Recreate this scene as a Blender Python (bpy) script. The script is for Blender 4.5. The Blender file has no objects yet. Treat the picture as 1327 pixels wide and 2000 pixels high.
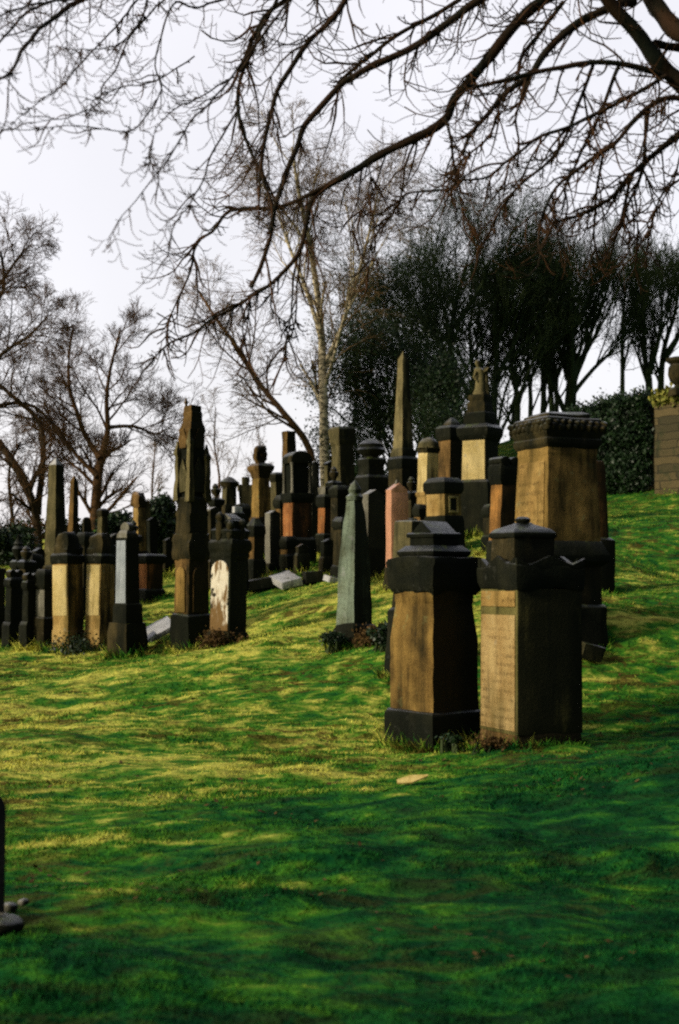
import bpy, bmesh, math, random
import numpy as np
from mathutils import Vector, Matrix, noise

# ------------------------------------------------------------------ basics
scene = bpy.context.scene
COL = scene.collection
F = 2000 * 50 / 36.0            # focal length in photo pixels (50 mm lens on a 24x36 film frame)
CX, HY = 663.5, 1140.0          # principal column, eye-level row of the photograph
R = math.radians


def world(px, py, d):
    return Vector(((px - CX) / F * d, d, (HY - py) / F * d))


def tag(o, label=None, cat=None, group=None, kind=None):
    if label: o['label'] = label
    if cat: o['category'] = cat
    if group: o['group'] = group
    if kind: o['kind'] = kind
    return o


def empty(name, loc, rz=0.0):
    o = bpy.data.objects.new(name, None)
    o.empty_display_size = 0.2
    o.location = loc
    o.rotation_euler = (0, 0, rz)
    COL.objects.link(o)
    return o


def link(name, me, mat=None, parent=None):
    o = bpy.data.objects.new(name, me)
    COL.objects.link(o)
    if mat is not None and len(me.materials) == 0: me.materials.append(mat)
    if parent is not None: o.parent = parent
    return o


def mesh_np(name, v, f, smooth=False):
    v = np.asarray(v, dtype=np.float32); f = np.asarray(f, dtype=np.int32)
    k = f.shape[1]
    me = bpy.data.meshes.new(name)
    me.vertices.add(len(v)); me.vertices.foreach_set('co', v.ravel())
    me.loops.add(f.size); me.loops.foreach_set('vertex_index', f.ravel())
    me.polygons.add(len(f))
    me.polygons.foreach_set('loop_start', np.arange(0, f.size, k, dtype=np.int32))
    me.polygons.foreach_set('loop_total', np.full(len(f), k, dtype=np.int32))
    me.polygons.foreach_set('use_smooth', np.full(len(f), smooth))
    me.update(calc_edges=True)
    me.validate()
    return me


# ------------------------------------------------------------------ materials
class NT:
    def __init__(self, name):
        self.m = bpy.data.materials.new(name); self.m.use_nodes = True
        self.t = self.m.node_tree; self.t.nodes.clear()
        self.out = self.n('ShaderNodeOutputMaterial')
        self.b = self.n('ShaderNodeBsdfPrincipled')
        self.l(self.b.outputs[0], self.out.inputs[0])
        self.geo = self.n('ShaderNodeNewGeometry')
        self.pos = self.geo.outputs['Position']

    def n(self, t, **kw):
        x = self.t.nodes.new(t)
        for k, v in kw.items(): setattr(x, k, v)
        return x

    def l(self, a, b): self.t.links.new(a, b)

    def put(self, sock, v):
        if isinstance(v, bpy.types.NodeSocket): self.l(v, sock)
        else: sock.default_value = v

    def math(self, op, a, b=0.0, c=0.0, clamp=False):
        x = self.n('ShaderNodeMath', operation=op); x.use_clamp = clamp
        self.put(x.inputs[0], a); self.put(x.inputs[1], b); self.put(x.inputs[2], c)
        return x.outputs[0]

    def scale(self, v, s):
        x = self.n('ShaderNodeVectorMath', operation='MULTIPLY')
        self.put(x.inputs[0], v); x.inputs[1].default_value = s
        return x.outputs[0]

    def noise(self, v, s, detail=4, rough=0.55, dist=0.0):
        x = self.n('ShaderNodeTexNoise')
        self.put(x.inputs['Vector'], v); x.inputs['Scale'].default_value = s
        x.inputs['Detail'].default_value = detail; x.inputs['Roughness'].default_value = rough
        x.inputs['Distortion'].default_value = dist
        return x.outputs[0]

    def step(self, v, lo, hi, a=0.0, b=1.0):
        x = self.n('ShaderNodeMapRange', interpolation_type='SMOOTHSTEP')
        self.put(x.inputs[0], v)
        for i, q in enumerate((lo, hi, a, b)): x.inputs[i + 1].default_value = q
        return x.outputs[0]

    def mix(self, f, a, b, mode='MIX'):
        x = self.n('ShaderNodeMix', data_type='RGBA', blend_type=mode)
        self.put(x.inputs[0], f)
        self.put(x.inputs[6], (*a, 1) if isinstance(a, tuple) else a)
        self.put(x.inputs[7], (*b, 1) if isinstance(b, tuple) else b)
        return x.outputs[2]

    def sep(self, v):
        x = self.n('ShaderNodeSeparateXYZ'); self.put(x.inputs[0], v)
        return x.outputs

    def bump(self, h, strength=0.3, dist=0.02):
        x = self.n('ShaderNodeBump'); x.inputs['Strength'].default_value = strength
        x.inputs['Distance'].default_value = dist
        self.put(x.inputs['Height'], h); self.l(x.outputs[0], self.b.inputs['Normal'])

    def done(self, col, rough=0.85, spec=0.3):
        self.put(self.b.inputs['Base Color'], col)
        self.put(self.b.inputs['Roughness'], rough)
        self.b.inputs['Specular IOR Level'].default_value = spec
        return self.m


SOOT_SHADE = (0.0055, 0.0075, 0.004)
MOSS = (0.045, 0.06, 0.008)


def stone(name, c1, c2, soot=0.5, side=0.5, speck=0.35, moss=0.3, wet=0.22, letters=None, lichen=0.45, algae=0.6):
    """weathered stone: blotchy colour, vertical soot streaks, right-facing sides blackened by soot and painted shade, mossy tops"""
    n = NT(name)
    p = n.pos
    base = n.mix(n.step(n.noise(p, 3.1, 6), 0.35, 0.66), c1, c2)
    grain = n.noise(p, 55, 3, 0.7)
    base = n.mix(n.step(grain, 0.3, 0.75, 0.0, speck), base, tuple(min(1, c * 1.8 + .002) for c in c1))
    base = n.mix(n.step(n.noise(p, 90, 2, 0.7), 0.52, 0.7, 0.0, speck), base, tuple(c * 0.3 for c in c2))
    if letters:
        # rows of small weathered cut letters, too worn to read
        o = n.n('ShaderNodeTexCoord').outputs['Object']
        z = n.sep(o)[2]
        rowf = n.math('MULTIPLY', z, letters)
        fr = n.math('FRACT', rowf)
        msk = n.step(n.noise(n.scale(p, (3.0, 3.0, 4.5)), 1.0, 3), 0.40, 0.56)
        band = n.math('MULTIPLY', n.math('MULTIPLY', msk, n.step(fr, 0.22, 0.34)), n.step(fr, 0.62, 0.74, 1.0, 0.0))
        row = n.math('FLOOR', rowf)
        cmb = n.n('ShaderNodeCombineXYZ')
        xy = n.sep(o)
        n.put(cmb.inputs[0], n.math('MULTIPLY', n.math('ADD', xy[0], xy[1]), 60.0))
        n.put(cmb.inputs[1], n.math('MULTIPLY', row, 7.3))
        n.put(cmb.inputs[2], n.math('MULTIPLY', z, 30.0))
        ltr = n.step(n.noise(cmb.outputs[0], 1.0, 1, 0.6), 0.44, 0.54)
        base = n.mix(n.math('MULTIPLY', n.math('MULTIPLY', band, ltr), 0.55), base, tuple(c * 0.28 for c in c2))
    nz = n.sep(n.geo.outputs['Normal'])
    st = n.noise(n.scale(p, (5.0, 5.0, 0.6)), 1.0, 5, 0.6)
    bl = n.noise(p, 1.7, 5, 0.6)
    lich = n.step(n.noise(p, 8.0, 3, 0.6), 0.60, 0.68)
    lich = n.math('MULTIPLY', lich, n.step(n.noise(p, 1.3, 3), 0.42, 0.62, 0.0, lichen))
    alg = n.step(n.noise(n.scale(p, (2.5, 2.5, 0.9)), 1.0, 4, 0.6), 0.46, 0.66, 0.0, algae)
    base = n.mix(alg, base, tuple(.25 * c + min(1, c * 6) * q for c, q in zip(c2, (0.014, 0.022, 0.005))))
    drip = n.step(n.noise(n.scale(p, (13.0, 13.0, 0.9)), 1.0, 3, 0.6), 0.5, 0.72, 0.0, 0.75)
    base = n.mix(n.math('MULTIPLY', drip, n.step(n.noise(p, 1.1, 2), 0.4, 0.6, 0.15, 0.9)), base, tuple(c * 0.22 for c in c2))
    base = n.mix(lich, base, tuple(min(.3, .04 + 1.6 * c) for c in c1))
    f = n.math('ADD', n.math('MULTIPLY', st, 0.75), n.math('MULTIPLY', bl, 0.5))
    f = n.math('ADD', f, n.math('MULTIPLY', n.step(nz[0], -0.2, 0.6), side * 0.45))  # right-facing faces get painted shade on top of the soot
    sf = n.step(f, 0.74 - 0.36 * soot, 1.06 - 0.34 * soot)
    base = n.mix(n.math('MULTIPLY', sf, 0.94), base, SOOT_SHADE)
    top = n.step(nz[2], 0.35, 0.8)
    mf = n.math('MULTIPLY', top, n.step(n.noise(p, 6, 4), 0.62 - 0.3 * moss, 0.75 - 0.25 * moss))
    base = n.mix(mf, base, MOSS)
    n.bump(n.math('ADD', n.noise(p, 28, 6, 0.7), n.math('MULTIPLY', bl, 1.2)), 0.55, 0.03)
    rough = n.mix(top, (0.9,) * 3, (wet,) * 3)
    m_ = n.done(base, rough, 0.35)
    n.put(n.b.inputs['Specular IOR Level'], n.math('MULTIPLY_ADD', top, 0.95, 0.10))
    return m_


def peeling():
    n = NT('peeling_white_stone'); p = n.pos
    z = n.sep(n.n('ShaderNodeTexCoord').outputs['Object'])[2]
    c = n.mix(n.noise(p, 20, 4), (0.80, 0.76, 0.66), (0.55, 0.47, 0.33))
    lo = n.math('ADD', n.noise(n.scale(p, (7, 7, 1.8)), 1.0, 5, 0.6), n.step(z, 0.35, 1.05, 0.13, -0.06))
    c = n.mix(n.step(lo, 0.50, 0.60), c, (0.17, 0.10, 0.035))
    c = n.mix(n.step(n.noise(p, 4.6, 4, 0.6), 0.57, 0.64), c, (0.03, 0.024, 0.012))
    n.bump(n.noise(p, 14, 5), 0.5, 0.03)
    return n.done(c, 0.85, 0.2)


M = dict(
    peel=peeling(),
    tan=stone('tan_sandstone', (0.40, 0.27, 0.095), (0.24, 0.145, 0.042), 0.40, 0.35),
    pale=stone('pale_sandstone', (0.56, 0.44, 0.20), (0.40, 0.30, 0.11), 0.24, 0.4, algae=0.3),
    letter=stone('inscribed_sandstone', (0.40, 0.29, 0.125), (0.27, 0.17, 0.06), 0.22, 0.2, letters=11.0),
    bletter=stone('inscribed_brown_sandstone', (0.34, 0.22, 0.072), (0.22, 0.13, 0.038), 0.26, 0.2, letters=8.0),
    brown=stone('brown_sandstone', (0.18, 0.105, 0.034), (0.085, 0.05, 0.017), 0.55, 0.9),
    stained=stone('stained_tan_sandstone', (0.25, 0.155, 0.042), (0.10, 0.058, 0.016), 0.62, 2.2),  # large side value paints the right face as deep shade
    umber=stone('umber_sandstone', (0.155, 0.135, 0.045), (0.085, 0.075, 0.022), 0.5, 0.7),
    gold=stone('golden_sandstone', (0.29, 0.18, 0.052), (0.17, 0.11, 0.03), 0.46, 0.3),
    soot=stone('soot_black_stone', (0.014, 0.0145, 0.0075), (0.0045, 0.006, 0.0035), 0.6, 0.5, 0.3, 0.35),
    dark=stone('dark_weathered_stone', (0.056, 0.043, 0.0165), (0.016, 0.015, 0.0065), 0.62, 0.6, 0.35, 0.4),
    khaki=stone('khaki_stone', (0.20, 0.165, 0.075), (0.10, 0.085, 0.04), 0.30, 0.6, 0.4, 0.2),
    red=stone('red_sandstone', (0.32, 0.13, 0.042), (0.17, 0.065, 0.02), 0.46, 0.6),
    orange=stone('orange_stained_sandstone', (0.40, 0.19, 0.05), (0.11, 0.055, 0.016), 0.52, 0.6),
    pink=stone('pink_granite', (0.50, 0.25, 0.15), (0.38, 0.19, 0.115), 0.10, 0.4, 0.5, 0.0, 0.2, None, 0.1, 0.2),
    grey=stone('grey_granite', (0.19, 0.18, 0.14), (0.12, 0.11, 0.085), 0.25, 0.8, 0.45, 0.1, 0.22),
    blue=stone('blue_grey_granite', (0.30, 0.33, 0.36), (0.21, 0.24, 0.27), 0.12, 0.8, 0.4, 0.1, 0.25, None, 0.1, 0.15),
    lichen=stone('lichen_green_stone', (0.17, 0.215, 0.16), (0.075, 0.08, 0.045), 0.52, 0.7, 0.6, 0.3, lichen=0.8),
    olive=stone('olive_stained_stone', (0.12, 0.10, 0.045), (0.06, 0.055, 0.024), 0.45, 0.6, 0.4, 0.4),
    white=stone('bleached_white_stone', (0.74, 0.70, 0.60), (0.48, 0.40, 0.27), 0.13, 0.2, 0.3, 0.0, 0.4),
    slab=stone('wet_grey_slab', (0.46, 0.46, 0.46), (0.3, 0.3, 0.29), 0.12, 0.4, 0.3, 0.0, 0.2, None, 0.1, 0.2),
)


def grass_mat(name, bright=1.0):
    n = NT(name)
    p = n.pos
    q = n.scale(p, (0.62, 1.0, 1.0))
    big = n.noise(q, 0.30, 4, 0.6, 0.4)
    mid = n.noise(q, 1.5, 5, 0.6, 0.5)
    tus = n.noise(q, 5.6, 4, 0.6, 0.4)
    fin = n.noise(p, 14, 4, 0.65)
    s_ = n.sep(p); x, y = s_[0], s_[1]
    # drier, mossy yellow turf on the open slope; lush green nearer the camera, its colour darkened at lower right as painted shade
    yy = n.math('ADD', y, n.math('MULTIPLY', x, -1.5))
    dry = n.step(yy, 5.0, 15.5, -0.13, 0.26)  # low end darkens the near right turf as painted shade
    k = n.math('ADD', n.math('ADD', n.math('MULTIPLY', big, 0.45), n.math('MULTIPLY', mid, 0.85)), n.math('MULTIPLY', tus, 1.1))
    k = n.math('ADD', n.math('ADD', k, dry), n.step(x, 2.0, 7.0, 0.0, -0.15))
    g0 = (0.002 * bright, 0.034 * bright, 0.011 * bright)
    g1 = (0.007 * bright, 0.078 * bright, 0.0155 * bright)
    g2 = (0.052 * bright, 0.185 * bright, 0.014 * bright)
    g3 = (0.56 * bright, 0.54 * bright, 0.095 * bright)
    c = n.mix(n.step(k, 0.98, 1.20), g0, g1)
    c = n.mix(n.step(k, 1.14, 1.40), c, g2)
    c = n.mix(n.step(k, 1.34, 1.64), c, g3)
    c = n.mix(n.step(fin, 0.40, 0.7, 0.0, 0.25), c, (0.02 * bright, 0.075 * bright, 0.008 * bright))
    bare = n.noise(q, 2.3, 6, 0.7, 0.8)
    bf = n.math('MULTIPLY', n.step(n.noise(q, 3.4, 6, 0.72, 0.8), 0.50, 0.58), n.math('MULTIPLY', n.step(n.noise(q, 0.5, 3), 0.38, 0.58, 0.2, 1.0), n.step(yy, 7.0, 13.0, 0.30, 1.0)))
    c = n.mix(n.math('MULTIPLY', bf, 0.85), c, (0.085, 0.052, 0.013))
    n.bump(n.math('ADD', n.math('MULTIPLY', fin, 0.7), n.math('MULTIPLY', tus, 2.5)), 0.5, 0.06)
    return n.done(c, 0.95, 0.03)


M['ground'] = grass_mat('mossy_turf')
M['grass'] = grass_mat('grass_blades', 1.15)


def simple(name, c1, c2, scale=8.0, rough=0.9, stretch=(1, 1, 1), bump=0.4, spec=0.2):
    n = NT(name)
    v = n.scale(n.pos, stretch)
    c = n.mix(n.step(n.noise(v, scale, 5, 0.6), 0.34, 0.66), c1, c2)
    n.bump(n.noise(v, scale * 3, 5, 0.6), bump, 0.02)
    return n.done(c, rough, spec)


M['bark'] = simple('dark_bark', (0.050, 0.030, 0.012), (0.018, 0.014, 0.008), 9, stretch=(1, 1, .4))
M['nearbark'] = simple('overhanging_bark', (0.040, 0.019, 0.008), (0.007, 0.010, 0.005), 5, stretch=(1, 1, .5))
M['twig'] = simple('overhanging_twig', (0.090, 0.040, 0.015), (0.020, 0.015, 0.008), 4)
M['redbark'] = simple('russet_bark', (0.125, 0.062, 0.024), (0.05, 0.03, 0.012), 8)
M['birch'] = simple('birch_bark', (0.66, 0.56, 0.38), (0.05, 0.045, 0.025), 5, stretch=(1, 1, 2.2))
M['birchtwig'] = simple('birch_twigs', (0.20, 0.125, 0.055), (0.10, 0.066, 0.03), 5)
M['hilltwig'] = simple('hill_tree_bark', (0.040, 0.058, 0.018), (0.012, 0.026, 0.008), 2.5)
M['leaf'] = simple('dark_evergreen_leaves', (0.018, 0.044, 0.012), (0.006, 0.017, 0.005), 3, rough=0.5, bump=0.0, spec=0.35)
M['ivy'] = simple('ivy_leaves', (0.015, 0.040, 0.010), (0.005, 0.015, 0.005), 3, rough=0.5, bump=0.0, spec=0.35)
M['brownleaf'] = simple('withered_leaves', (0.11, 0.062, 0.018), (0.04, 0.024, 0.008), 20, bump=0.0)
M['thatch'] = simple('dry_grass', (0.30, 0.27, 0.06), (0.11, 0.14, 0.02), 6, bump=0.0)
M['iron'] = simple('black_stone_post', (0.012, 0.012, 0.012), (0.006, 0.006, 0.006), 6, rough=0.6)
M['straw'] = simple('pale_straw', (0.66, 0.52, 0.19), (0.45, 0.33, 0.09), 14, bump=0.3)


def masonry():
    n = NT('rubble_masonry')
    br = n.n('ShaderNodeTexBrick')
    v = n.n('ShaderNodeCombineXYZ'); s = n.sep(n.pos)
    wob = n.math('MULTIPLY', n.noise(n.pos, 2.6, 3), .16)
    n.put(v.inputs[0], n.math('ADD', n.math('ADD', s[0], s[1]), wob)); n.put(v.inputs[1], n.math('ADD', s[2], n.math('MULTIPLY', n.noise(n.pos, 2.9, 3), .10)))
    n.put(br.inputs['Vector'], v.outputs[0])
    br.inputs['Scale'].default_value = 1.0
    br.inputs['Brick Width'].default_value = 0.42; br.inputs['Row Height'].default_value = 0.24
    br.inputs['Mortar Size'].default_value = 0.018; br.inputs['Mortar Smooth'].default_value = 0.8
    br.inputs['Color1'].default_value = (0.105, 0.078, 0.032, 1)
    br.inputs['Color2'].default_value = (0.042, 0.036, 0.016, 1)
    br.inputs['Mortar'].default_value = (0.03, 0.026, 0.013, 1)
    c = n.mix(n.step(n.noise(n.pos, 2.5, 6, 0.65), 0.50, 0.72), br.outputs[0], (0.022, 0.03, 0.009))
    n.bump(n.math('SUBTRACT', n.noise(n.pos, 15, 4), br.outputs['Fac']), 0.6, 0.05)
    return n.done(c, 0.9)


M['masonry'] = masonry()

# ------------------------------------------------------------------ terrain
CTRL = [(663, 2000, 5.33), (0, 2000, 5.33), (1327, 2000, 5.33), (0, 1800, 7.0), (663, 1700, 8.2), (1327, 1700, 8.3),
        (0, 1500, 13), (663, 1480, 13.8), (845, 1466, 15.4), (1030, 1452, 14.8), (1150, 1390, 16.6), (1327, 1460, 14.0),
        (1327, 1300, 18.5), (1327, 1150, 26), (1327, 1010, 38), (1210, 1090, 26), (1165, 1208, 19.5), (1250, 1000, 38),
        (690, 1250, 21), (770, 1245, 20.3), (560, 1250, 21.5), (480, 1256, 23.5), (400, 1252, 25), (150, 1270, 26),
        (0, 1272, 27), (300, 1168, 32), (310, 1065, 42), (560, 1187, 25.5), (600, 1150, 29), (540, 1112, 34),
        (620, 1080, 37), (750, 1170, 25), (740, 1112, 30), (925, 1045, 32), (640, 985, 50), (860, 905, 55),
        (1020, 855, 58), (1140, 835, 60), (1327, 795, 62), (1240, 964, 44), (1327, 947, 43), (200, 1025, 50),
        (0, 1075, 55), (350, 1005, 50), (-300, 1150, 50), (-300, 1275, 26), (1600, 1200, 19), (1600, 1000, 30),
        (1700, 1460, 10), (450, 1015, 58), (450, 1045, 72), (640, 1000, 60), (640, 1030, 74), (200, 1055, 64), (200, 1085, 76),
        (860, 925, 66), (860, 960, 78), (1020, 880, 66), (1020, 920, 78), (1140, 860, 70), (1140, 900, 80), (1327, 820, 72), (1327, 860, 82), (0, 1095, 66), (0, 1115, 78)]
cp = [tuple(world(*c)) for c in CTRL] + [(0, 0, -1.66), (-8, -6, -1.7), (8, -6, -1.55), (-6, 4, -1.7), (6, 4, -1.5)]
cp = np.array(cp)


def _tps(cp, lam=0.08):
    n = len(cp); d = np.hypot(cp[:, None, 0] - cp[None, :, 0], cp[:, None, 1] - cp[None, :, 1])
    K = np.where(d > 0, d * d * np.log(d + 1e-9), 0) + lam * np.eye(n)
    P = np.c_[np.ones(n), cp[:, :2]]
    A = np.block([[K, P], [P.T, np.zeros((3, 3))]])
    return np.linalg.solve(A, np.r_[cp[:, 2], 0, 0, 0])


_w = _tps(cp)


def sstep(a, b, x):
    t = np.clip((x - a) / (b - a), 0, 1)
    return t * t * (3 - 2 * t)


def height(X, Y):
    X = np.asarray(X, float); Y = np.asarray(Y, float)
    z = _w[-3] + _w[-2] * X + _w[-1] * Y
    for (cx, cy, _), w in zip(cp, _w):
        d2 = (X - cx) ** 2 + (Y - cy) ** 2
        z = z + w * 0.5 * d2 * np.log(d2 + 1e-12)
    z = np.clip(z, -4, 9.5)
    far = np.maximum(np.maximum(-24 - X, X - 24), np.maximum(Y - 74, -8 - Y))
    k = 1 - sstep(0, 60, far)
    return k * z + (1 - k) * (-2.0)


def hz(x, y): return float(height(x, y))


def lump(x, y):
    v = Vector((x * 0.5, y * 0.9, 3.1))
    a = noise.noise(v * 0.8) * 0.09 + noise.noise(v * 2.1) * 0.05
    b = noise.noise(Vector((x * 1.5, y * 2.2, 8)))
    c = noise.noise(Vector((x * 3.2, y * 4.4, 5)))
    return a + (abs(b) - .25) * 0.06 + c * 0.025 + noise.noise(Vector((x * 6, y * 9, 5))) * 0.012


def axis(lo, dense_lo, dense_hi, hi, step):
    a = [dense_lo]
    while a[-1] < dense_hi: a.append(a[-1] + step)
    s = step; 
    while a[-1] < hi: s *= 1.22; a.append(a[-1] + s)
    s = step; b = [dense_lo]
    while b[-1] > lo: s *= 1.22; b.append(b[-1] - s)
    return np.array(b[:0:-1] + a)


gx = axis(-900, -7, 9, 900, 0.08)
gy = axis(-200, 4, 27, 1500, 0.07)
GX, GY = np.meshgrid(gx, gy)
GZ = height(GX, GY)
L = np.zeros_like(GZ)
for j in range(GX.shape[0]):
    for i in range(GX.shape[1]):
        if -40 < GX[j, i] < 40 and 0 < GY[j, i] < 90: L[j, i] = lump(GX[j, i], GY[j, i])
GZ = GZ + L
nx, ny = len(gx), len(gy)
idx = np.arange(nx * ny).reshape(ny, nx)
q = np.stack([idx[:-1, :-1], idx[:-1, 1:], idx[1:, 1:], idx[1:, :-1]], -1).reshape(-1, 4)
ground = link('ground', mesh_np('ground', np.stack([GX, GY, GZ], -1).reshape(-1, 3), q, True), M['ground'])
ground['kind'] = 'structure'

# ------------------------------------------------------------------ stone pieces
rng = random.Random(11)
FEET = []


def finish(name, bm, mat, parent, bevel=0.015, rough=0.006, cuts=True, smooth=True, cell=0.14):
    bmesh.ops.remove_doubles(bm, verts=bm.verts, dist=1e-5)
    bmesh.ops.recalc_face_normals(bm, faces=bm.faces)
    if bevel > 0:
        es = [e for e in bm.edges if e.is_manifold and e.calc_face_angle(0) > 0.35]
        if es: bmesh.ops.bevel(bm, geom=es, offset=bevel, segments=2, profile=0.6, affect='EDGES', clamp_overlap=True)
    if cuts:
        for _ in range(4):
            es = [e for e in bm.edges if e.calc_length() > cell * 1.6]
            if not es or len(bm.verts) > 6000: break
            bmesh.ops.subdivide_edges(bm, edges=es, cuts=1, use_grid_fill=True)
        bmesh.ops.triangulate(bm, faces=[f for f in bm.faces if len(f.verts) > 4])
    if rough > 0:
        o = Vector((rng.random() * 50, rng.random() * 50, rng.random() * 50))
        for v in bm.verts:
            c = v.co
            a = noise.noise_vector(c * 3.2 + o) * rough * 1.4 + noise.noise_vector(c * 11 + o) * rough * 0.8
            v.co = c + a
    me = bpy.data.meshes.new(name)
    bm.to_mesh(me); bm.free()
    me.polygons.foreach_set('use_smooth', np.full(len(me.polygons), smooth))
    me.set_sharp_from_angle(angle=R(38))
    return link(name, me, mat, parent)


class Mon:
    """a monument whose sizes are read off the photograph (rows and widths in photo pixels at distance d)"""

    def __init__(self, name, label, cat, px, py, d, rot=0, t=1.0, group=None, lean=None):
        self.s = d / F; self.py = py; self.t = t; self.rot = R(rot)
        x = (px - CX) * self.s
        z0 = (HY - py) * self.s
        az = math.atan2(x, d)
        self.e = empty(name, (x, d, z0), self.rot - az)
        if lean is None: lean = rng.uniform(-1.6, 1.6)
        self.e.rotation_euler = (R(lean * .5), R(lean), self.rot - az)
        tag(self.e, label, cat, group)
        self.dig = max(0.25, z0 - hz(x, d) + 0.3)
        self.x, self.d = x, d

    def side(self, W, t):
        w = W * self.s / (abs(math.cos(self.rot)) + t * abs(math.sin(self.rot)))
        return w, w * t

    def z(self, y):
        return (self.py - y) * self.s

    def loft(self, part, prof, mat, t=None, parent=None, bevel=0.012, rough=0.006, off=(0, 0), cell=0.14):
        """prof: (apparent width, row) from the bottom to the top, square or slab plan; row None = below the turf"""
        t = self.t if t is None else t
        bm = bmesh.new(); rings = []
        for W, y in prof:
            w, dp = self.side(max(W, 0.4), t)
            z = -self.dig if y is None else self.z(y)
            ox, oy = off[0] * self.s, off[1] * self.s
            rings.append([bm.verts.new((ox + sx * w / 2, oy + sy * dp / 2, z)) for sx, sy in ((-1, -1), (1, -1), (1, 1), (-1, 1))])
        for a, b in zip(rings, rings[1:]):
            for k in range(4): bm.faces.new((a[k], a[(k + 1) % 4], b[(k + 1) % 4], b[k]))
        bm.faces.new(rings[0][::-1]); bm.faces.new(rings[-1])
        if prof[0][1] is None and self.dig > .12:
            w, dp = self.side(prof[1][0], t)
            FEET.append((self.x, self.d, w, dp, self.e.rotation_euler.z))
        return finish(part, bm, M[mat], parent or self.e, bevel, rough, cell=cell)

    def lathe(self, part, prof, mat, n=14, parent=None, rough=0.004, off=(0, 0), flute=0.0):
        bm = bmesh.new(); rings = []
        ox, oy = off[0] * self.s, off[1] * self.s
        for rr, y in prof:
            rr *= self.s; z = -self.dig if y is None else self.z(y)
            rings.append([bm.verts.new((ox + rr * (1 + flute * (k % 2)) * math.cos(2 * math.pi * k / n), oy + rr * (1 + flute * (k % 2)) * math.sin(2 * math.pi * k / n), z)) for k in range(n)])
        for a, b in zip(rings, rings[1:]):
            for k in range(n): bm.faces.new((a[k], a[(k + 1) % n], b[(k + 1) % n], b[k]))
        bm.faces.new(rings[0][::-1]); bm.faces.new(rings[-1])
        return finish(part, bm, M[mat], parent or self.e, 0, rough, cuts=False)

    def slab(self, part, outline, thick, mat, parent=None, bevel=0.012, rough=0.005, off=(0, 0), axis='x', cell=0.14):
        """outline: (local x in px, row) polygon, extruded by thick px along the other horizontal axis"""
        bm = bmesh.new(); s = self.s; A = []; B = []
        for x, y in outline:
            z = -self.dig if y is None else self.z(y)
            for lst, sg in ((A, -1), (B, 1)):
                u, v = x * s + off[0] * s, sg * thick * s / 2 + off[1] * s
                lst.append(bm.verts.new((u, v, z) if axis == 'x' else (sg * thick * s / 2 + off[0] * s, x * s + off[1] * s, z)))
        n = len(A)
        for k in range(n): bm.faces.new((A[k], A[(k + 1) % n], B[(k + 1) % n], B[k]))
        f1 = bm.faces.new(A[::-1]); f2 = bm.faces.new(B)
        bmesh.ops.triangulate(bm, faces=[f1, f2])
        return finish(part, bm, M[mat], parent or self.e, bevel, rough, cell=cell)

    def gable(self, part, W, ybot, yeave, ytop, mat, t=None, parent=None, axis='x', **kw):
        t = self.t if t is None else t
        w, dp = self.side(W, t); s = self.s
        if axis == 'y': a, b = dp / s / 2, w / s
        else: a, b = w / s / 2, dp / s
        return self.slab(part, [(-a, ybot), (a, ybot), (a, yeave), (0, ytop), (-a, yeave)], b, mat, parent, axis=axis, **kw)

    def panel(self, part, face, u0, u1, y0, y1, W, mat, proud=0.010, Wt=None, parent=None):
        """thin inscribed field set a few millimetres proud of a tapered shaft's 'front' or 'left' face; u across the face 0..1"""
        bm = bmesh.new(); vs = []
        Wt = W if Wt is None else Wt
        for u, y, ww in ((u0, y0, W), (u1, y0, W), (u1, y1, Wt), (u0, y1, Wt)):
            w, dp = self.side(ww, self.t)
            for dep in (-0.02, proud):
                if face == 'front': p = ((u - .5) * w, -(dp / 2 + dep), self.z(y))
                else: p = (-(w / 2 + dep), (u - .5) * dp, self.z(y))
                vs.append(bm.verts.new(p))
        i, o = vs[0::2], vs[1::2]
        bm.faces.new(o); bm.faces.new(i[::-1])
        for k in range(4): bm.faces.new((i[k], i[(k + 1) % 4], o[(k + 1) % 4], o[k]))
        return finish(part, bm, M[mat], parent or self.e, 0.003, 0.0, cuts=False, smooth=False)


# ================================================================== FRONT PAIR
m = Mon('pedestal_tomb', 'sandstone pedestal tomb with gabled lid and sooty, shade-dark right side, left of the front pair', 'tomb', 848, 1450, 15.4, 44, lean=0)
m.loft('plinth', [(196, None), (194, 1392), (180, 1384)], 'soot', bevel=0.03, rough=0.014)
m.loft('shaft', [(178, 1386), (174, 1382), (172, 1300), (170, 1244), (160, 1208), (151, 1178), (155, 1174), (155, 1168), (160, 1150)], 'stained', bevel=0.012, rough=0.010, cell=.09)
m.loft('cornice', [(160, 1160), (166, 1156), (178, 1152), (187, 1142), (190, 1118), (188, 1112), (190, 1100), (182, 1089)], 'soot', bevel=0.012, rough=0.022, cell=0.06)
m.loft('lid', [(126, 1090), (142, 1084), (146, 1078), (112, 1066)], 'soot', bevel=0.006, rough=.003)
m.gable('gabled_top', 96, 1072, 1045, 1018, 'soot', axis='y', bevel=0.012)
m.loft('roof_ledge', [(106, 1050), (108, 1047), (108, 1043), (98, 1040)], 'soot', bevel=0.006)

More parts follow.
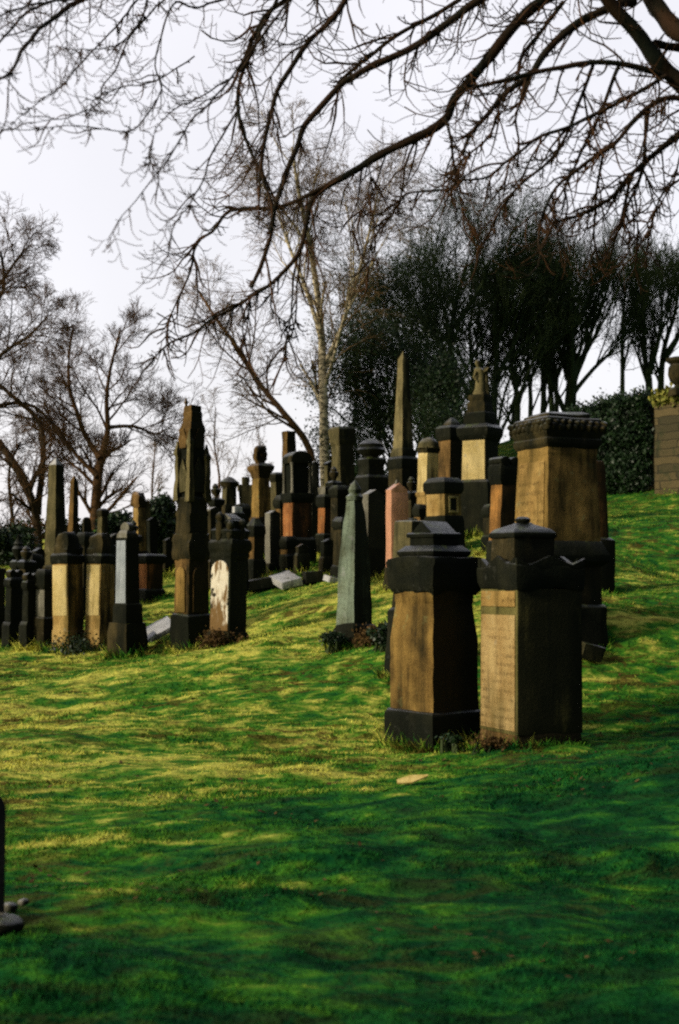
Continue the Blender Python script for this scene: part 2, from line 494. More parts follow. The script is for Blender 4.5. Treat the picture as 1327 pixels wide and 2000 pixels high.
m = Mon('pedestal_tomb', 'tan pedestal tomb with worn inscription and knobbed pyramid cap, right of the front pair', 'tomb', 1037, 1440, 14.8, 31, lean=0)
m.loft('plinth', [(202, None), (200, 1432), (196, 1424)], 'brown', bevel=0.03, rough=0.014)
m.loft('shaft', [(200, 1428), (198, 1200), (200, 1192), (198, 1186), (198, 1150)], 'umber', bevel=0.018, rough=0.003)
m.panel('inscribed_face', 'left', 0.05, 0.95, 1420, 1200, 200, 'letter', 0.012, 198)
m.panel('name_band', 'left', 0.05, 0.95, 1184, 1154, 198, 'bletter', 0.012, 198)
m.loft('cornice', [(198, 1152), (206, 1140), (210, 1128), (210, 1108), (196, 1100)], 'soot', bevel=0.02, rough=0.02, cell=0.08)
for ang, nm in ((0, 'front'), (1, 'left')):      # low gablet with turned-up corner on each face of the cap
    w, dp = m.side(208, 1)
    W_ = w / m.s
    for sgn in (-1, 1):
        o = (0, sgn * (W_ / 2 - 5)) if ang == 0 else (sgn * (W_ / 2 - 5), 0)
        a = W_ / 2 - (0 if ang == 0 else 11)
        m.slab('gablet', [(-a, 1112), (a, 1112), (a, 1090), (a * .62, 1104), (0, 1086), (-a * .62, 1104), (-a, 1090)], 10, 'soot', off=o, axis='x' if ang == 0 else 'y', bevel=0.008)
m.loft('upper_block', [(126, 1108), (124, 1050)], 'dark', off=(-10, 14), rough=0.01)
m.loft('pyramid_cap', [(128, 1052), (134, 1048), (134, 1042), (110, 1034), (46, 1024), (30, 1020)], 'soot', off=(-10, 14))
m.lathe('knob', [(8, 1022), (15, 1018), (15, 1013), (9, 1009), (2, 1008)], 'soot', off=(-10, 14))

m = Mon('stone_block', 'rough mossy grey-green block standing behind the gabled front tomb', 'block', 803, 1262, 18.5, 38)
m.loft('base', [(104, None), (100, 1192), (84, 1186)], 'soot', bevel=0.03, rough=0.015)
m.loft('die', [(80, 1190), (76, 1150)], 'dark', rough=0.012)
m.loft('moulding', [(76, 1155), (88, 1148), (88, 1130), (78, 1120)], 'dark', rough=0.012)
m.loft('top_block', [(80, 1122), (82, 1022), (78, 1018)], 'olive', bevel=0.02, rough=0.016)

# big tan tomb and its neighbours on the right
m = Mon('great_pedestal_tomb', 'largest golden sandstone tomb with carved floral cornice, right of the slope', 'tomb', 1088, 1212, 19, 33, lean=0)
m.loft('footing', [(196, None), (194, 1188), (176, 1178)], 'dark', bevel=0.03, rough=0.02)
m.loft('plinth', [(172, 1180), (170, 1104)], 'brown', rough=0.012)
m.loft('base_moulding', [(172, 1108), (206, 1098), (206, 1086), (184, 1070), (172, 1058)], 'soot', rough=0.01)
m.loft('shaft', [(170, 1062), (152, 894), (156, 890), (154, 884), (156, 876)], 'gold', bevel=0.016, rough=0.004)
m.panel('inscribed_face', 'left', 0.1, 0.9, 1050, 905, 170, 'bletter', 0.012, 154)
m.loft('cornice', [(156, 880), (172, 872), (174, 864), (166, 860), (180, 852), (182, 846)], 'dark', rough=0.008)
w, dp = m.side(182, 1); W_ = w / m.s
bm = bmesh.new()                                  # the band of carved leaves round the cornice
for k in range(4):
    for i in range(9):
        u = (i / 8 - .5) * W_
        for (a, b, rr) in ((u, 842, 8), (u + 5, 833, 6.5)):
            x, y = [(a, -W_ / 2), (W_ / 2, a), (-a, W_ / 2), (-W_ / 2, -a)][k]
            bmesh.ops.create_icosphere(bm, subdivisions=2, radius=rr * m.s, matrix=Matrix.Translation((x * m.s * .95, y * m.s * .95, m.z(b))))
for v in bm.verts: v.co += noise.noise_vector(v.co * 14) * 0.02
finish('leaf_carving', bm, M['dark'], m.e, 0, 0.004, cuts=False)
m.loft('frieze', [(172, 848), (172, 824), (160, 820)], 'dark', rough=0.012)
m.loft('cap', [(130, 822), (128, 814), (90, 808)], 'dark', rough=0.016)

m = Mon('headstone', 'narrow orange stone showing at the right edge of the largest tan tomb', 'headstone', 1166, 1180, 21.5, 35)
m.loft('base', [(74, None), (70, 1078), (70, 1056), (54, 1050)], 'dark', rough=0.012)
m.loft('shaft', [(50, 1054), (36, 908), (30, 900)], 'orange', rough=0.01)

m = Mon('scrolled_tomb', 'orange-stained tomb with black scrolled cap left of the largest tan tomb', 'tomb', 982, 1110, 23, 35)
m.loft('base', [(70, None), (66, 1062), (58, 1056)], 'soot', rough=0.012)
m.loft('shaft', [(56, 1060), (52, 944)], 'orange', rough=0.01)
m.loft('cap', [(54, 948), (64, 938), (66, 916), (58, 908)], 'soot', rough=0.012, cell=.08)
for sgn in (-1, 1):
    m.slab('scroll', [(12 * math.cos(a) + sgn * 12, 902 + 9 * math.sin(a)) for a in [i * math.pi / 6 for i in range(12)]], 44, 'soot', bevel=0.006)

# ================================================================== CENTRE
m = Mon('tapered_gravestone', 'tall narrow lichen-green stone tapering to a carved tip, alone on the slope', 'gravestone', 692, 1248, 21, 45, lean=.3)
m.loft('base', [(100, None), (96, 1232), (78, 1218)], 'soot', bevel=0.03, rough=0.03)
m.loft('shaft', [(72, 1224), (70, 1200), (62, 1100), (46, 1020), (32, 980), (30, 974)], 'lichen', rough=0.012)
m.lathe('carved_tip', [(15, 978), (17, 970), (11, 964), (14, 957), (9, 949), (5, 943), (1, 938)], 'lichen', rough=0.012)

m = Mon('headstone', 'dark grey granite headstone with a wet pointed top behind the lichen-green stone', 'headstone', 728, 1118, 27, 35, 0.6)
m.loft('base', [(62, None), (60, 1092), (54, 1086), (54, 1072)], 'dark')
m.loft('stone', [(46, 1076), (44, 970)], 'grey', bevel=0.01)
m.gable('pointed_top', 44, 972, 966, 956, 'grey', axis='x', bevel=0.006)

m = Mon('headstone', 'pink granite headstone with a wet pointed top', 'headstone', 778, 1150, 25.5, 30, 0.55)
m.loft('base', [(64, None), (60, 1140), (54, 1128), (54, 1108)], 'dark')
m.loft('stone', [(48, 1112), (43, 962)], 'pink', bevel=0.01)
m.gable('pointed_top', 43, 963, 957, 944, 'pink', axis='x', bevel=0.006)
m.lathe('finial_stub', [(3.5, 948), (3, 940), (1, 937)], 'grey', n=8)

m = Mon('urn_monument', 'black domed urn monument behind the dark grey granite headstone', 'monument', 726, 1090, 32, 35)
m.loft('pedestal', [(62, None), (58, 962)], 'soot')
m.loft('moulding', [(58, 965), (66, 955), (66, 934), (54, 928)], 'soot')
m.loft('die', [(54, 932), (50, 912), (56, 906), (56, 898), (46, 894)], 'soot')
m.lathe('urn', [(16, 896), (14, 892), (24, 886), (29, 879), (24, 874), (25, 868), (14, 861), (4, 857)], 'soot', n=16)

m = Mon('square_pillar', 'mossy olive square pillar with capital below the birch', 'pillar', 675, 1060, 42, 30)
m.loft('pedestal', [(60, None), (58, 955), (50, 950)], 'dark')
m.loft('shaft', [(46, 955), (44, 870)], 'olive', rough=0.01)
m.loft('capital', [(44, 872), (52, 862), (50, 856), (54, 848), (54, 840), (44, 834)], 'olive', rough=0.012)

m = Mon('tall_obelisk', 'tall slender olive obelisk with pointed tip against the dark trees', 'obelisk', 788, 1070, 36, 40, lean=0)
m.loft('pedestal', [(66, None), (60, 985), (58, 915)], 'dark')
m.loft('moulding', [(58, 918), (64, 908), (64, 898), (50, 892)], 'soot')
m.loft('flared_foot', [(50, 896), (50, 884), (42, 876)], 'olive')
m.loft('shaft', [(41, 880), (20, 702), (1, 686)], 'khaki', bevel=0.008, rough=0.006)

m = Mon('domed_pedestal', 'tan pedestal with a low domed cap right of the tall obelisk', 'pedestal', 833, 1070, 32, 38)
m.loft('base', [(52, None), (50, 1010)], 'dark')
m.loft('lower_die', [(44, 1012), (42, 972), (48, 968), (48, 962)], 'tan')
m.loft('shaft', [(42, 965), (40, 884)], 'pale')
m.loft('cornice', [(40, 886), (46, 880), (46, 874)], 'dark')
m.lathe('dome', [(22, 876), (20, 866), (13, 858), (3, 854)], 'olive', n=14)

m = Mon('brown_pedestal_tomb', 'brown tomb with black overhanging cap left of the statue', 'tomb', 882, 1070, 34, 38)
m.loft('base', [(66, None), (62, 968), (58, 962)], 'soot')
m.loft('shaft', [(54, 966), (52, 860)], 'brown')
m.loft('cap', [(54, 862), (64, 854), (66, 838), (52, 832)], 'soot')
m.loft('pointed_crest', [(40, 834), (26, 824), (6, 816)], 'dark')

m = Mon('statue_monument', 'pale faced monument with stepped black top that carries a statue', 'monument', 938, 1046, 32, 62, lean=0)
m.loft('base', [(104, None), (100, 960), (92, 944), (80, 938)], 'soot', rough=0.01)
m.loft('die', [(74, 942), (70, 858)], 'dark')
m.panel('pale_face', 'left', 0.04, 0.96, 938, 862, 74, 'pale', 0.012, 70)
m.loft('cornice', [(74, 862), (90, 852), (94, 838), (74, 830)], 'soot')
m.loft('step', [(66, 834), (64, 812), (58, 806)], 'soot', rough=0.01)
m.loft('upper_step', [(54, 810), (50, 790), (44, 784), (48, 778), (46, 772)], 'dark', rough=0.01)
st = Mon('statue', 'weathered veiled figure leaning on a pillar atop the stepped monument', 'statue', 938, 772, 32, 10, lean=0)
st.dig = 0
bm = bmesh.new(); rings = []
prof = [(13, 772, 0), (14, 768, 0), (11, 760, 0), (10, 748, 1), (8.5, 738, 1), (9.5, 730, 0), (10.5, 724, -1), (7, 719, -2), (3.5, 717, -3), (4.6, 713, -4), (5.4, 709, -5), (4.2, 705, -5), (1.2, 703, -5)]
for rr, y, ox in prof:
    rings.append([bm.verts.new(((ox + rr * math.cos(a) * (1 + .1 * math.cos(5 * a))) * st.s, rr * .75 * math.sin(a) * st.s, st.z(y))) for a in [k * 2 * math.pi / 16 for k in range(16)]])
for a, b in zip(rings, rings[1:]):
    for k in range(16): bm.faces.new((a[k], a[(k + 1) % 16], b[(k + 1) % 16], b[k]))
bm.faces.new(rings[0][::-1]); bm.faces.new(rings[-1])
finish('figure', bm, M['khaki'], st.e, 0, 0.012, cuts=False)
st.loft('pillar', [(9, 772), (8, 726), (11, 724), (11, 718)], 'olive', off=(13, 0), bevel=0.006)
for (x0, y0, x1, y1, x2, y2, r) in ((-9, 727, -13, 738, -5, 747, 3), (6, 727, 11, 726, 15, 719, 2.6)):
    pth = [Vector((u * st.s, -.07, st.z(v))) for u, v in ((x0, y0), (x1, y1), (x2, y2))]
    bm = bmesh.new(); rings = []
    for i, c in enumerate(pth):
        t_ = (pth[min(2, i + 1)] - pth[max(0, i - 1)]).normalized(); u_ = t_.cross(Vector((0, 1, 0))); q_ = r * st.s * (1.1 - .2 * i)
        rings.append([bm.verts.new(c + q_ * (math.cos(a) * u_ + math.sin(a) * Vector((0, 1, 0)))) for a in [k * math.pi / 4 for k in range(8)]])
    for A_, B_ in zip(rings, rings[1:]):
        for k in range(8): bm.faces.new((A_[k], A_[(k + 1) % 8], B_[(k + 1) % 8], B_[k]))
    bm.faces.new(rings[0][::-1]); bm.faces.new(rings[-1])
    finish('arm', bm, M['khaki'], st.e, 0, 0.006, cuts=False)

m = Mon('panelled_tomb', 'low dark tomb with a pale framed square panel below the statue', 'tomb', 868, 1042, 30, 48)
m.loft('base', [(84, None), (80, 1016), (74, 1008)], 'soot')
m.loft('die', [(68, 1012), (68, 962)], 'tan')
m.loft('cap', [(70, 966), (80, 958), (80, 944), (60, 934)], 'soot')
w, dp = m.side(68, 1); W_ = w / m.s
for (u0, u1, y0, y1) in ((.22, .78, 1002, 998), (.22, .78, 974, 970), (.22, .29, 998, 974), (.71, .78, 998, 974)):
    m.panel('panel_frame', 'front', u0, u1, y0, y1, 68, 'pale', 0.03)
m.panel('panel', 'front', .29, .71, 998, 974, 68, 'dark', 0.006)

# ================================================================== MIDDLE LEFT, BEHIND
m = Mon('figure_column', 'rust-brown column carrying a crumbled carved figure', 'column', 510, 1108, 38, 35)
m.loft('pedestal', [(50, None), (48, 1020), (40, 1010)], 'brown')
m.loft('shaft', [(38, 1014), (34, 932)], 'gold', rough=0.012)
m.loft('capital', [(34, 936), (40, 926), (52, 918), (54, 911), (36, 905)], 'brown', rough=0.012)
bm = bmesh.new()
for (x, y, rx, rz) in ((-2, 898, 11, 12), (5, 890, 9, 14), (-5, 880, 8, 9), (4, 876, 8, 6), (-9, 892, 5, 12)):
    bmesh.ops.create_icosphere(bm, subdivisions=3, radius=1, matrix=Matrix.Translation((x * m.s, 0, m.z(y))) @ Matrix.Diagonal((rx * m.s, 8 * m.s, rz * m.s, 1)))
finish('crumbled_figure', bm, M['brown'], m.e, 0, 0.03, cuts=False)

m = Mon('pot_monument', 'small monument with mushroom-shaped pot top left of the stone cross', 'monument', 446, 1060, 40, 25)
m.loft('pedestal', [(46, None), (40, 992), (34, 985)], 'dark')
m.loft('shaft', [(30, 988), (28, 952)], 'olive')
m.lathe('pot', [(12, 955), (17, 948), (20, 942), (14, 938), (9, 934), (2, 931)], 'dark', n=14)

m = Mon('stone_cross', 'old stone cross with stubby arms on a tapering shaft', 'cross', 479, 1050, 41, 12, 0.4)
m.loft('base', [(40, None), (38, 1000), (30, 994)], 'olive')
m.slab('cross', [(-11, 1000), (11, 1000), (8, 958), (16, 960), (16, 946), (7, 947), (7, 932), (-7, 932), (-7, 947), (-16, 946), (-16, 960), (-8, 958)], 9, 'olive')

m = Mon('capped_pillar', 'mossy square pillar with flat overhanging cap right of the figure column', 'pillar', 544, 1080, 40, 35)
m.loft('base', [(40, None), (36, 1040)], 'dark')
m.loft('shaft', [(28, 1044), (26, 940)], 'olive')
m.loft('cap', [(27, 942), (35, 934), (34, 927), (22, 923)], 'dark')

m = Mon('broken_pier', 'tall brown pier with a flat broken top behind the arched monument', 'pier', 570, 1070, 46, 30)
m.loft('base', [(46, None), (42, 960), (36, 950)], 'brown')
m.loft('shaft', [(34, 955), (26, 850), (28, 844), (24, 842)], 'brown', rough=0.014)

m = Mon('arched_monument', 'black monument with arched pediment and grey columns over a red pedestal', 'monument', 582, 1078, 34, 25)
m.loft('base', [(76, None), (72, 1056), (62, 1050)], 'soot')
m.loft('red_pedestal', [(58, 1054), (56, 980)], 'red', rough=0.012)
m.loft('ledge', [(58, 983), (66, 975), (66, 964)], 'soot')
m.loft('back_block', [(46, 966), (44, 905)], 'soot')
w, dp = m.side(60, 1); W_ = w / m.s
for sx in (-1, 1):
    for sy in (-1, 1):
        m.lathe('column', [(4.5, 966), (4.5, 960), (3.4, 958), (3.2, 912), (4.5, 909), (4.5, 905)], 'grey', n=10, off=(sx * W_ * .42, sy * W_ * .42))
m.slab('arched_pediment', [(-W_ / 2, 906)] + [(W_ / 2, 906)] + [(W_ / 2 * math.cos(a), 898 - 16 * math.sin(a)) for a in [i * math.pi / 10 for i in range(11)]], W_, 'dark')

m = Mon('red_pedestal', 'small red sandstone pedestal with black cap and flat grey lid', 'pedestal', 636, 1070, 36, 35)
m.loft('base', [(44, None), (42, 1046), (36, 1042)], 'soot')
m.loft('shaft', [(32, 1046), (32, 990)], 'red')
m.loft('cap', [(33, 993), (42, 985), (42, 972), (32, 966)], 'soot')
m.loft('lid', [(30, 968), (34, 958), (34, 952)], 'grey')

m = Mon('headstone', 'plain upright grey headstone with sloping top on a wide base, beside flat slabs', 'headstone', 533, 1118, 33, 35, 0.7)
m.loft('base', [(48, None), (44, 1108), (38, 1100)], 'dark')
m.loft('stone', [(31, 1104), (30, 1006)], 'grey')
m.gable('sloping_top', 30, 1008, 1003, 997, 'grey', axis='x', bevel=0.006)

m = Mon('small_tomb', 'small brown tomb with sooty double cap behind the white-faced tomb', 'tomb', 499, 1118, 32, 35)
m.loft('base', [(44, None), (42, 1098), (36, 1092)], 'soot')
m.loft('shaft', [(32, 1096), (30, 1048)], 'brown')
m.loft('cap', [(32, 1050), (42, 1042), (40, 1028), (24, 1020), (14, 1012)], 'soot')

m = Mon('black_headstone', 'black headstone with a wet flat top peeping over the white-faced tomb', 'headstone', 466, 1110, 30, 30, 0.6)
m.loft('stone', [(40, None), (38, 1010), (30, 1002)], 'soot')
m.loft('top', [(22, 1004), (20, 990)], 'slab')

def plain(label, px, py, d, W, top, rot, mat, kind='headstone', cap=None, t=.6):
    m = Mon(kind, label, 'headstone' if kind == 'headstone' else 'tomb', px, py, d, rot, t)
    if kind == 'headstone':
        m.loft('base', [(W + 8, None), (W + 7, py - 22), (W, py - 28)], 'dark', rough=.01)
        m.loft('stone', [(W, py - 26), (W - 2, top + 8)], mat, rough=.01)
        m.gable('top', W + (3 if cap else 0), top + 9, top + 6, top, cap or mat, axis='x', bevel=.008)
    else:
        m.loft('base', [(W + 8, None), (W + 7, py - 20), (W, py - 26)], 'soot', rough=.012)
        m.loft('shaft', [(W - 2, py - 24), (W - 4, top + 24)], mat, rough=.01)
        m.loft('cap', [(W - 3, top + 26), (W + 6, top + 19), (W + 6, top + 10), (W - 8, top)], cap or 'soot', rough=.014)


plain('dark gabled headstone wedged between the gothic monument and white-faced tomb', 418, 1120, 32, 30, 990, 35, 'dark', cap='grey')
plain('low sooty tomb half hidden behind the white-faced tomb, left of the small brown tomb', 474, 1105, 35, 34, 985, 30, 'brown', 'small_tomb', t=1)
plain('slim olive headstone behind the figure column, right of the stone cross', 496, 1060, 43, 20, 960, 20, 'olive')
plain('dark square tomb between the figure column and the arched monument', 553, 1085, 37, 30, 968, 35, 'brown', 'small_tomb', t=1)
plain('grey slab headstone at the right foot of the arched monument', 614, 1075, 37, 22, 900, 30, 'grey')
plain('sooty tomb between the red pedestal and lichen-green stone', 660, 1110, 33, 34, 948, 35, 'dark', 'small_tomb', cap='soot', t=1)
plain('short dark headstone behind the tapered stone, beside the black urn monument', 697, 1100, 35, 22, 940, 25, 'olive')
plain('dark headstone between the crumbling tan column and gothic monument', 300, 1120, 37, 22, 1010, 30, 'soot')
plain('low dark headstone behind the two pale pedestals', 226, 1150, 33, 30, 1042, 35, 'dark')
plain('dark tomb directly behind the gap of the two pale pedestals', 166, 1170, 31, 40, 1040, 35, 'dark', 'small_tomb', t=1)
plain('small dark headstone behind the orange-red box tomb, below the ivy shrub', 330, 1120, 36, 24, 1050, 30, 'dark')
plain('brown tomb between the domed pedestal and panelled tomb', 822, 1050, 31, 30, 985, 40, 'brown', 'small_tomb', t=1)
plain('dark tomb low between the pink headstone and panelled tomb', 805, 1075, 29, 26, 1012, 40, 'dark', 'small_tomb', t=1)

plain('narrow brown headstone between the red pedestal and arched monument, half hidden', 606, 1065, 38, 22, 985, 35, 'brown', cap='soot')
plain('sooty square tomb behind the pot-topped monument', 440, 1075, 42, 36, 985, 30, 'dark', 'small_tomb', t=1)
plain('tan square tomb just left of the figure column', 486, 1100, 36, 30, 1030, 40, 'tan', 'small_tomb', t=1)
plain('dark headstone at the foot of the thick grey-green obelisk', 78, 1180, 31, 28, 1070, 35, 'soot')
plain('sooty tomb behind the narrow grey-brown pedestal', 62, 1190, 30, 40, 1082, 40, 'dark', 'small_tomb', t=1)
plain('dark headstone behind the left pale pedestal, right of the thick obelisk', 142, 1160, 33, 26, 1050, 30, 'dark', cap='soot')
plain('sooty tomb showing between the right pale pedestal and granite headstone', 216, 1200, 29, 38, 1065, 40, 'dark', 'small_tomb', t=1)
plain('brown headstone just behind the crumbling tan column, to its right', 288, 1110, 38, 20, 978, 30, 'olive')
plain('dark tomb between the tall obelisk and the black urn monument', 756, 1070, 37, 32, 930, 35, 'dark', 'small_tomb', t=1)
plain('mossy headstone left of the square pillar under the birch', 645, 1050, 43, 26, 900, 30, 'olive', cap='soot')
plain('dark gabled headstone between brown tomb and statue monument', 905, 1060, 36, 28, 880, 35, 'dark', cap='soot')
plain('sooty tomb in the gap between the statue monument and scrolled tomb', 962, 1070, 28, 36, 985, 35, 'dark', 'small_tomb', t=1)
plain('low dark headstone in front of the red pedestal', 640, 1115, 31, 30, 1052, 30, 'soot')
plain('small dark headstone on the terrace beside the fallen slabs', 590, 1108, 32, 26, 1062, 25, 'dark')

def urn_stone(label, px, py, d, W, top, rot, mat):
    m = Mon('urn_pedestal', label, 'monument', px, py, d, rot)
    m.loft('base', [(W + 8, None), (W + 7, py - 18), (W, py - 24)], 'soot', rough=.012)
    m.loft('shaft', [(W - 2, py - 22), (W - 5, top + 40)], mat, rough=.01)
    m.loft('cap', [(W - 4, top + 42), (W + 6, top + 36), (W + 6, top + 28), (W - 10, top + 24)], 'soot', rough=.012)
    m.lathe('urn', [(W * .16, top + 26), (W * .13, top + 22), (W * .32, top + 14), (W * .34, top + 8), (W * .2, top + 5), (W * .24, top + 2), (2, top - 4)], 'dark', n=12, rough=.008)


urn_stone('sooty pedestal with small urn between gothic monument and the pot-topped monument', 424, 1090, 36, 28, 948, 35, 'dark')
urn_stone('brown pedestal with small urn behind the plain grey headstone', 528, 1085, 41, 26, 955, 30, 'brown')
urn_stone('dark urn pedestal between the red pedestal and mossy square pillar', 652, 1075, 38, 28, 915, 35, 'dark')
urn_stone('small dark urn pedestal right of the pink granite headstone', 806, 1050, 34, 26, 935, 35, 'dark')
urn_stone('sooty urn pedestal behind the orange-red box tomb', 262, 1130, 35, 28, 1020, 35, 'dark')
urn_stone('dark urn pedestal behind the two black scrolled headstones', 52, 1210, 29, 34, 1070, 35, 'dark')
plain('squat black tomb behind the small brown tomb and white-faced tomb', 492, 1112, 34, 44, 1058, 35, 'dark', 'small_tomb', t=1)
plain('broad brown tomb below the arched monument, right of the plain grey headstone', 563, 1108, 33, 38, 1048, 40, 'brown', 'small_tomb', t=1)
plain('sooty broad tomb behind the tapered lichen-green stone', 668, 1130, 30, 40, 1010, 35, 'dark', 'small_tomb', t=1)

# fallen slabs below the grey headstone
def fallen(name, label, px, py, d, w, l, h, rz, tx, ty, mat, cat='slab', group=None):
    m = Mon(name, label, cat, px, py, d, 0, 1, group)
    s = m.s; bm = bmesh.new()
    bmesh.ops.create_cube(bm, size=1)
    for v in bm.verts: v.co = Vector((v.co.x * w * s, v.co.y * l, v.co.z * h))
    me = finish(name, bm, M[mat], None, 0.012, 0.01)
    z = hz(m.x, d)
    bpy.data.objects.remove(m.e)
    me.location = (m.x, d, z + h * .5 + abs(math.sin(R(ty))) * w * s * .35 + abs(math.sin(R(tx))) * l * .35)
    me.rotation_euler = (R(tx), R(ty), R(rz))
    return tag(me, label, cat, group)


fallen('fallen_slab', 'long wet dark slab lying flat between the white-faced tomb and grey headstone', 511, 1140, 30.5, 62, 0.9, 0.22, 14, 0, -9, 'soot')
fallen('fallen_slab', 'pale wet slab tilted against rubble under the grey headstone', 558, 1134, 30.0, 42, 0.8, 0.16, 20, 12, -14, 'slab')
fallen('fallen_block', 'low black block lying in rubble left of the lichen-green stone', 611, 1130, 30.0, 34, 0.6, 0.24, 10, 0, -4, 'soot', 'block')
fallen('broken_stone', 'small pale broken stone right of the low black block', 646, 1132, 29.0, 20, 0.25, 0.13, 35, 8, 12, 'slab', 'stone')
fallen('leaning_slab', 'pale leaning slab between the blue-grey headstone and gothic monument', 312, 1228, 26.0, 54, 0.7, 0.10, 12, 14, -28, 'slab')
fallen('leaning_slab', 'thin grey slab propped in the grass below the pale leaning slab', 286, 1262, 25.4, 44, 0.35, 0.06, 10, 14, -38, 'slab')
fallen('broken_stone', 'mossy pale boulder at the right foot of the largest tan tomb', 1148, 1208, 18.4, 44, 0.35, 0.2, 20, 8, 14, 'olive', 'stone')

# ================================================================== GOTHIC TOWER + WHITE FACED TOMB
m = Mon('gothic_monument', 'tallest dark gothic monument, a ruined spire on a square pedestal', 'monument', 374, 1244, 25, 36, lean=.3)
m.loft('plinth', [(86, None), (84, 1218), (82, 1204), (72, 1198)], 'soot', bevel=0.02, rough=0.012)
m.loft('pedestal', [(68, 1202), (66, 1092)], 'brown', rough=0.012)
m.loft('carved_band', [(70, 1095), (78, 1084), (78, 1058), (68, 1042)], 'dark', rough=0.035, cell=0.06)
for k in range(2):                                  # round-headed relief on each visible side of the pedestal
    w, dp = m.side(68, 1); W_ = w / m.s / 2
    m.slab('relief', [(-W_ * .62, 1196), (W_ * .62, 1196), (W_ * .62, 1122)] + [(W_ * .62 * math.cos(a), 1122 - W_ * .62 * math.sin(a)) for a in [i * math.pi / 6 for i in range(1, 6)]] + [(-W_ * .62, 1122)], 4, 'gold' if k else 'brown',
           off=(0, -W_ - 1) if k == 0 else (-W_ - 1, 0), axis='x' if k == 0 else 'y', bevel=0.01)
m.loft('lower_stage', [(64, 1046), (62, 1010), (66, 1004), (60, 998), (60, 984), (66, 978), (60, 972)], 'dark', rough=0.02, cell=0.07)
m.loft('middle_stage', [(50, 976), (48, 868)], 'soot', rough=0.02, cell=0.07)
w, dp = m.side(58, 1); W_ = w / m.s / 2
for sx in (-1, 1):
    for sy in (-1, 1):
        top = {(-1, -1): 846, (1, -1): 874, (1, 1): 834, (-1, 1): 868}[(sx, sy)]
        m.loft('buttress', [(19, 980), (17, 940), (14, 936), (13, top + 26), (17, top + 22), (17, top + 17), (11, top + 12), (3, top - 6)], 'khaki', off=(sx * W_ * .95, sy * W_ * .95), rough=0.016, bevel=0.008, cell=.07)
for ax in ('x', 'y'):
    for sg in (-1, 1):
        off = (0, sg * W_ * .98) if ax == 'x' else (sg * W_ * .98, 0)
        m.slab('gablet', [(-13, 926), (-13, 962), (-8, 962), (-8, 936), (0, 922), (8, 936), (8, 962), (13, 962), (13, 926), (0, 896)], 6, 'olive', off=off, axis=ax, bevel=0.006, cell=.3, rough=.012)
        m.slab('upper_gablet', [(-10, 876), (10, 876), (10, 862), (0, 838), (-10, 862)], 6, 'brown', off=(off[0] * .9, off[1] * .9), axis=ax, bevel=0.006, cell=.2, rough=.014)
m.loft('upper_stage', [(52, 876), (50, 846), (54, 842), (48, 834), (41, 826)], 'brown', rough=0.02, cell=0.06)
m.loft('broken_spire', [(40, 830), (36, 812), (39, 809), (34, 804), (36, 800), (36, 793)], 'brown', rough=0.012, cell=.07)
m.lathe('finial', [(3, 798), (2.4, 790), (4.5, 786), (2.2, 782), (1, 777)], 'brown', n=8, off=(-9, 9))

m = Mon('white_faced_tomb', 'black stepped tomb with a peeling white front face', 'tomb', 445, 1252, 23.5, 50)
m.loft('footing', [(88, None), (84, 1240), (76, 1232)], 'dark', rough=0.02)
m.loft('shaft', [(72, 1236), (70, 1086)], 'soot', rough=0.005)
w, dp = m.side(72, 1); W_ = w / m.s / 2
m.slab('peeling_white_face', [(-W_ * .86, 1232), (W_ * .86, 1232), (W_ * .86, 1118)] + [(W_ * .86 * math.cos(a), 1118 - W_ * .9 * math.sin(a)) for a in [i * math.pi / 8 for i in range(1, 8)]] + [(-W_ * .86, 1118)], 5, 'peel', off=(-W_ - .2, 0), axis='y', bevel=0.008, rough=.004)
m.loft('frieze', [(72, 1092), (78, 1086), (76, 1080), (84, 1074), (86, 1062), (76, 1054)], 'soot', rough=0.02, cell=.07)
m.loft('step', [(72, 1058), (72, 1046), (78, 1042), (78, 1037), (60, 1032)], 'soot', rough=.01)
m.loft('upper_step', [(54, 1036), (52, 1026), (58, 1022), (58, 1018), (48, 1015)], 'soot')
m.gable('roof_lid', 46, 1017, 1013, 1003, 'grey', axis='y', bevel=0.008)
for ox, oy, tp_ in ((-24, 6, 1000), (8, -24, 1012), (-22, -20, 1018)):
    m.lathe('corner_urn', [(5, 1056), (8, 1046), (8, tp_ + 26), (5, tp_ + 20), (9, tp_ + 12), (7, tp_ + 5), (2, tp_)], 'dark', n=10, off=(ox, oy), rough=.01)

# ================================================================== LEFT ROW
m = Mon('granite_headstone', 'polished blue-grey granite headstone with carved scroll top and black side', 'headstone', 250, 1260, 25, 40)
m.loft('footing', [(82, None), (78, 1238), (70, 1216)], 'dark', rough=0.016)
m.loft('base', [(60, 1220), (58, 1184), (52, 1178)], 'soot')
m.loft('stone', [(48, 1182), (42, 1058), (44, 1050)], 'soot')
m.panel('polished_face', 'left', 0.06, 0.94, 1178, 1056, 48, 'blue', 0.012, 43)
m.loft('shoulder', [(44, 1052), (42, 1044), (28, 1036)], 'grey')
m.slab('scroll_top', [(13 * math.cos(a), 1031 + 11 * math.sin(a)) for a in [i * math.pi / 7 for i in range(14)]], 14, 'grey', axis='y', bevel=0.008)

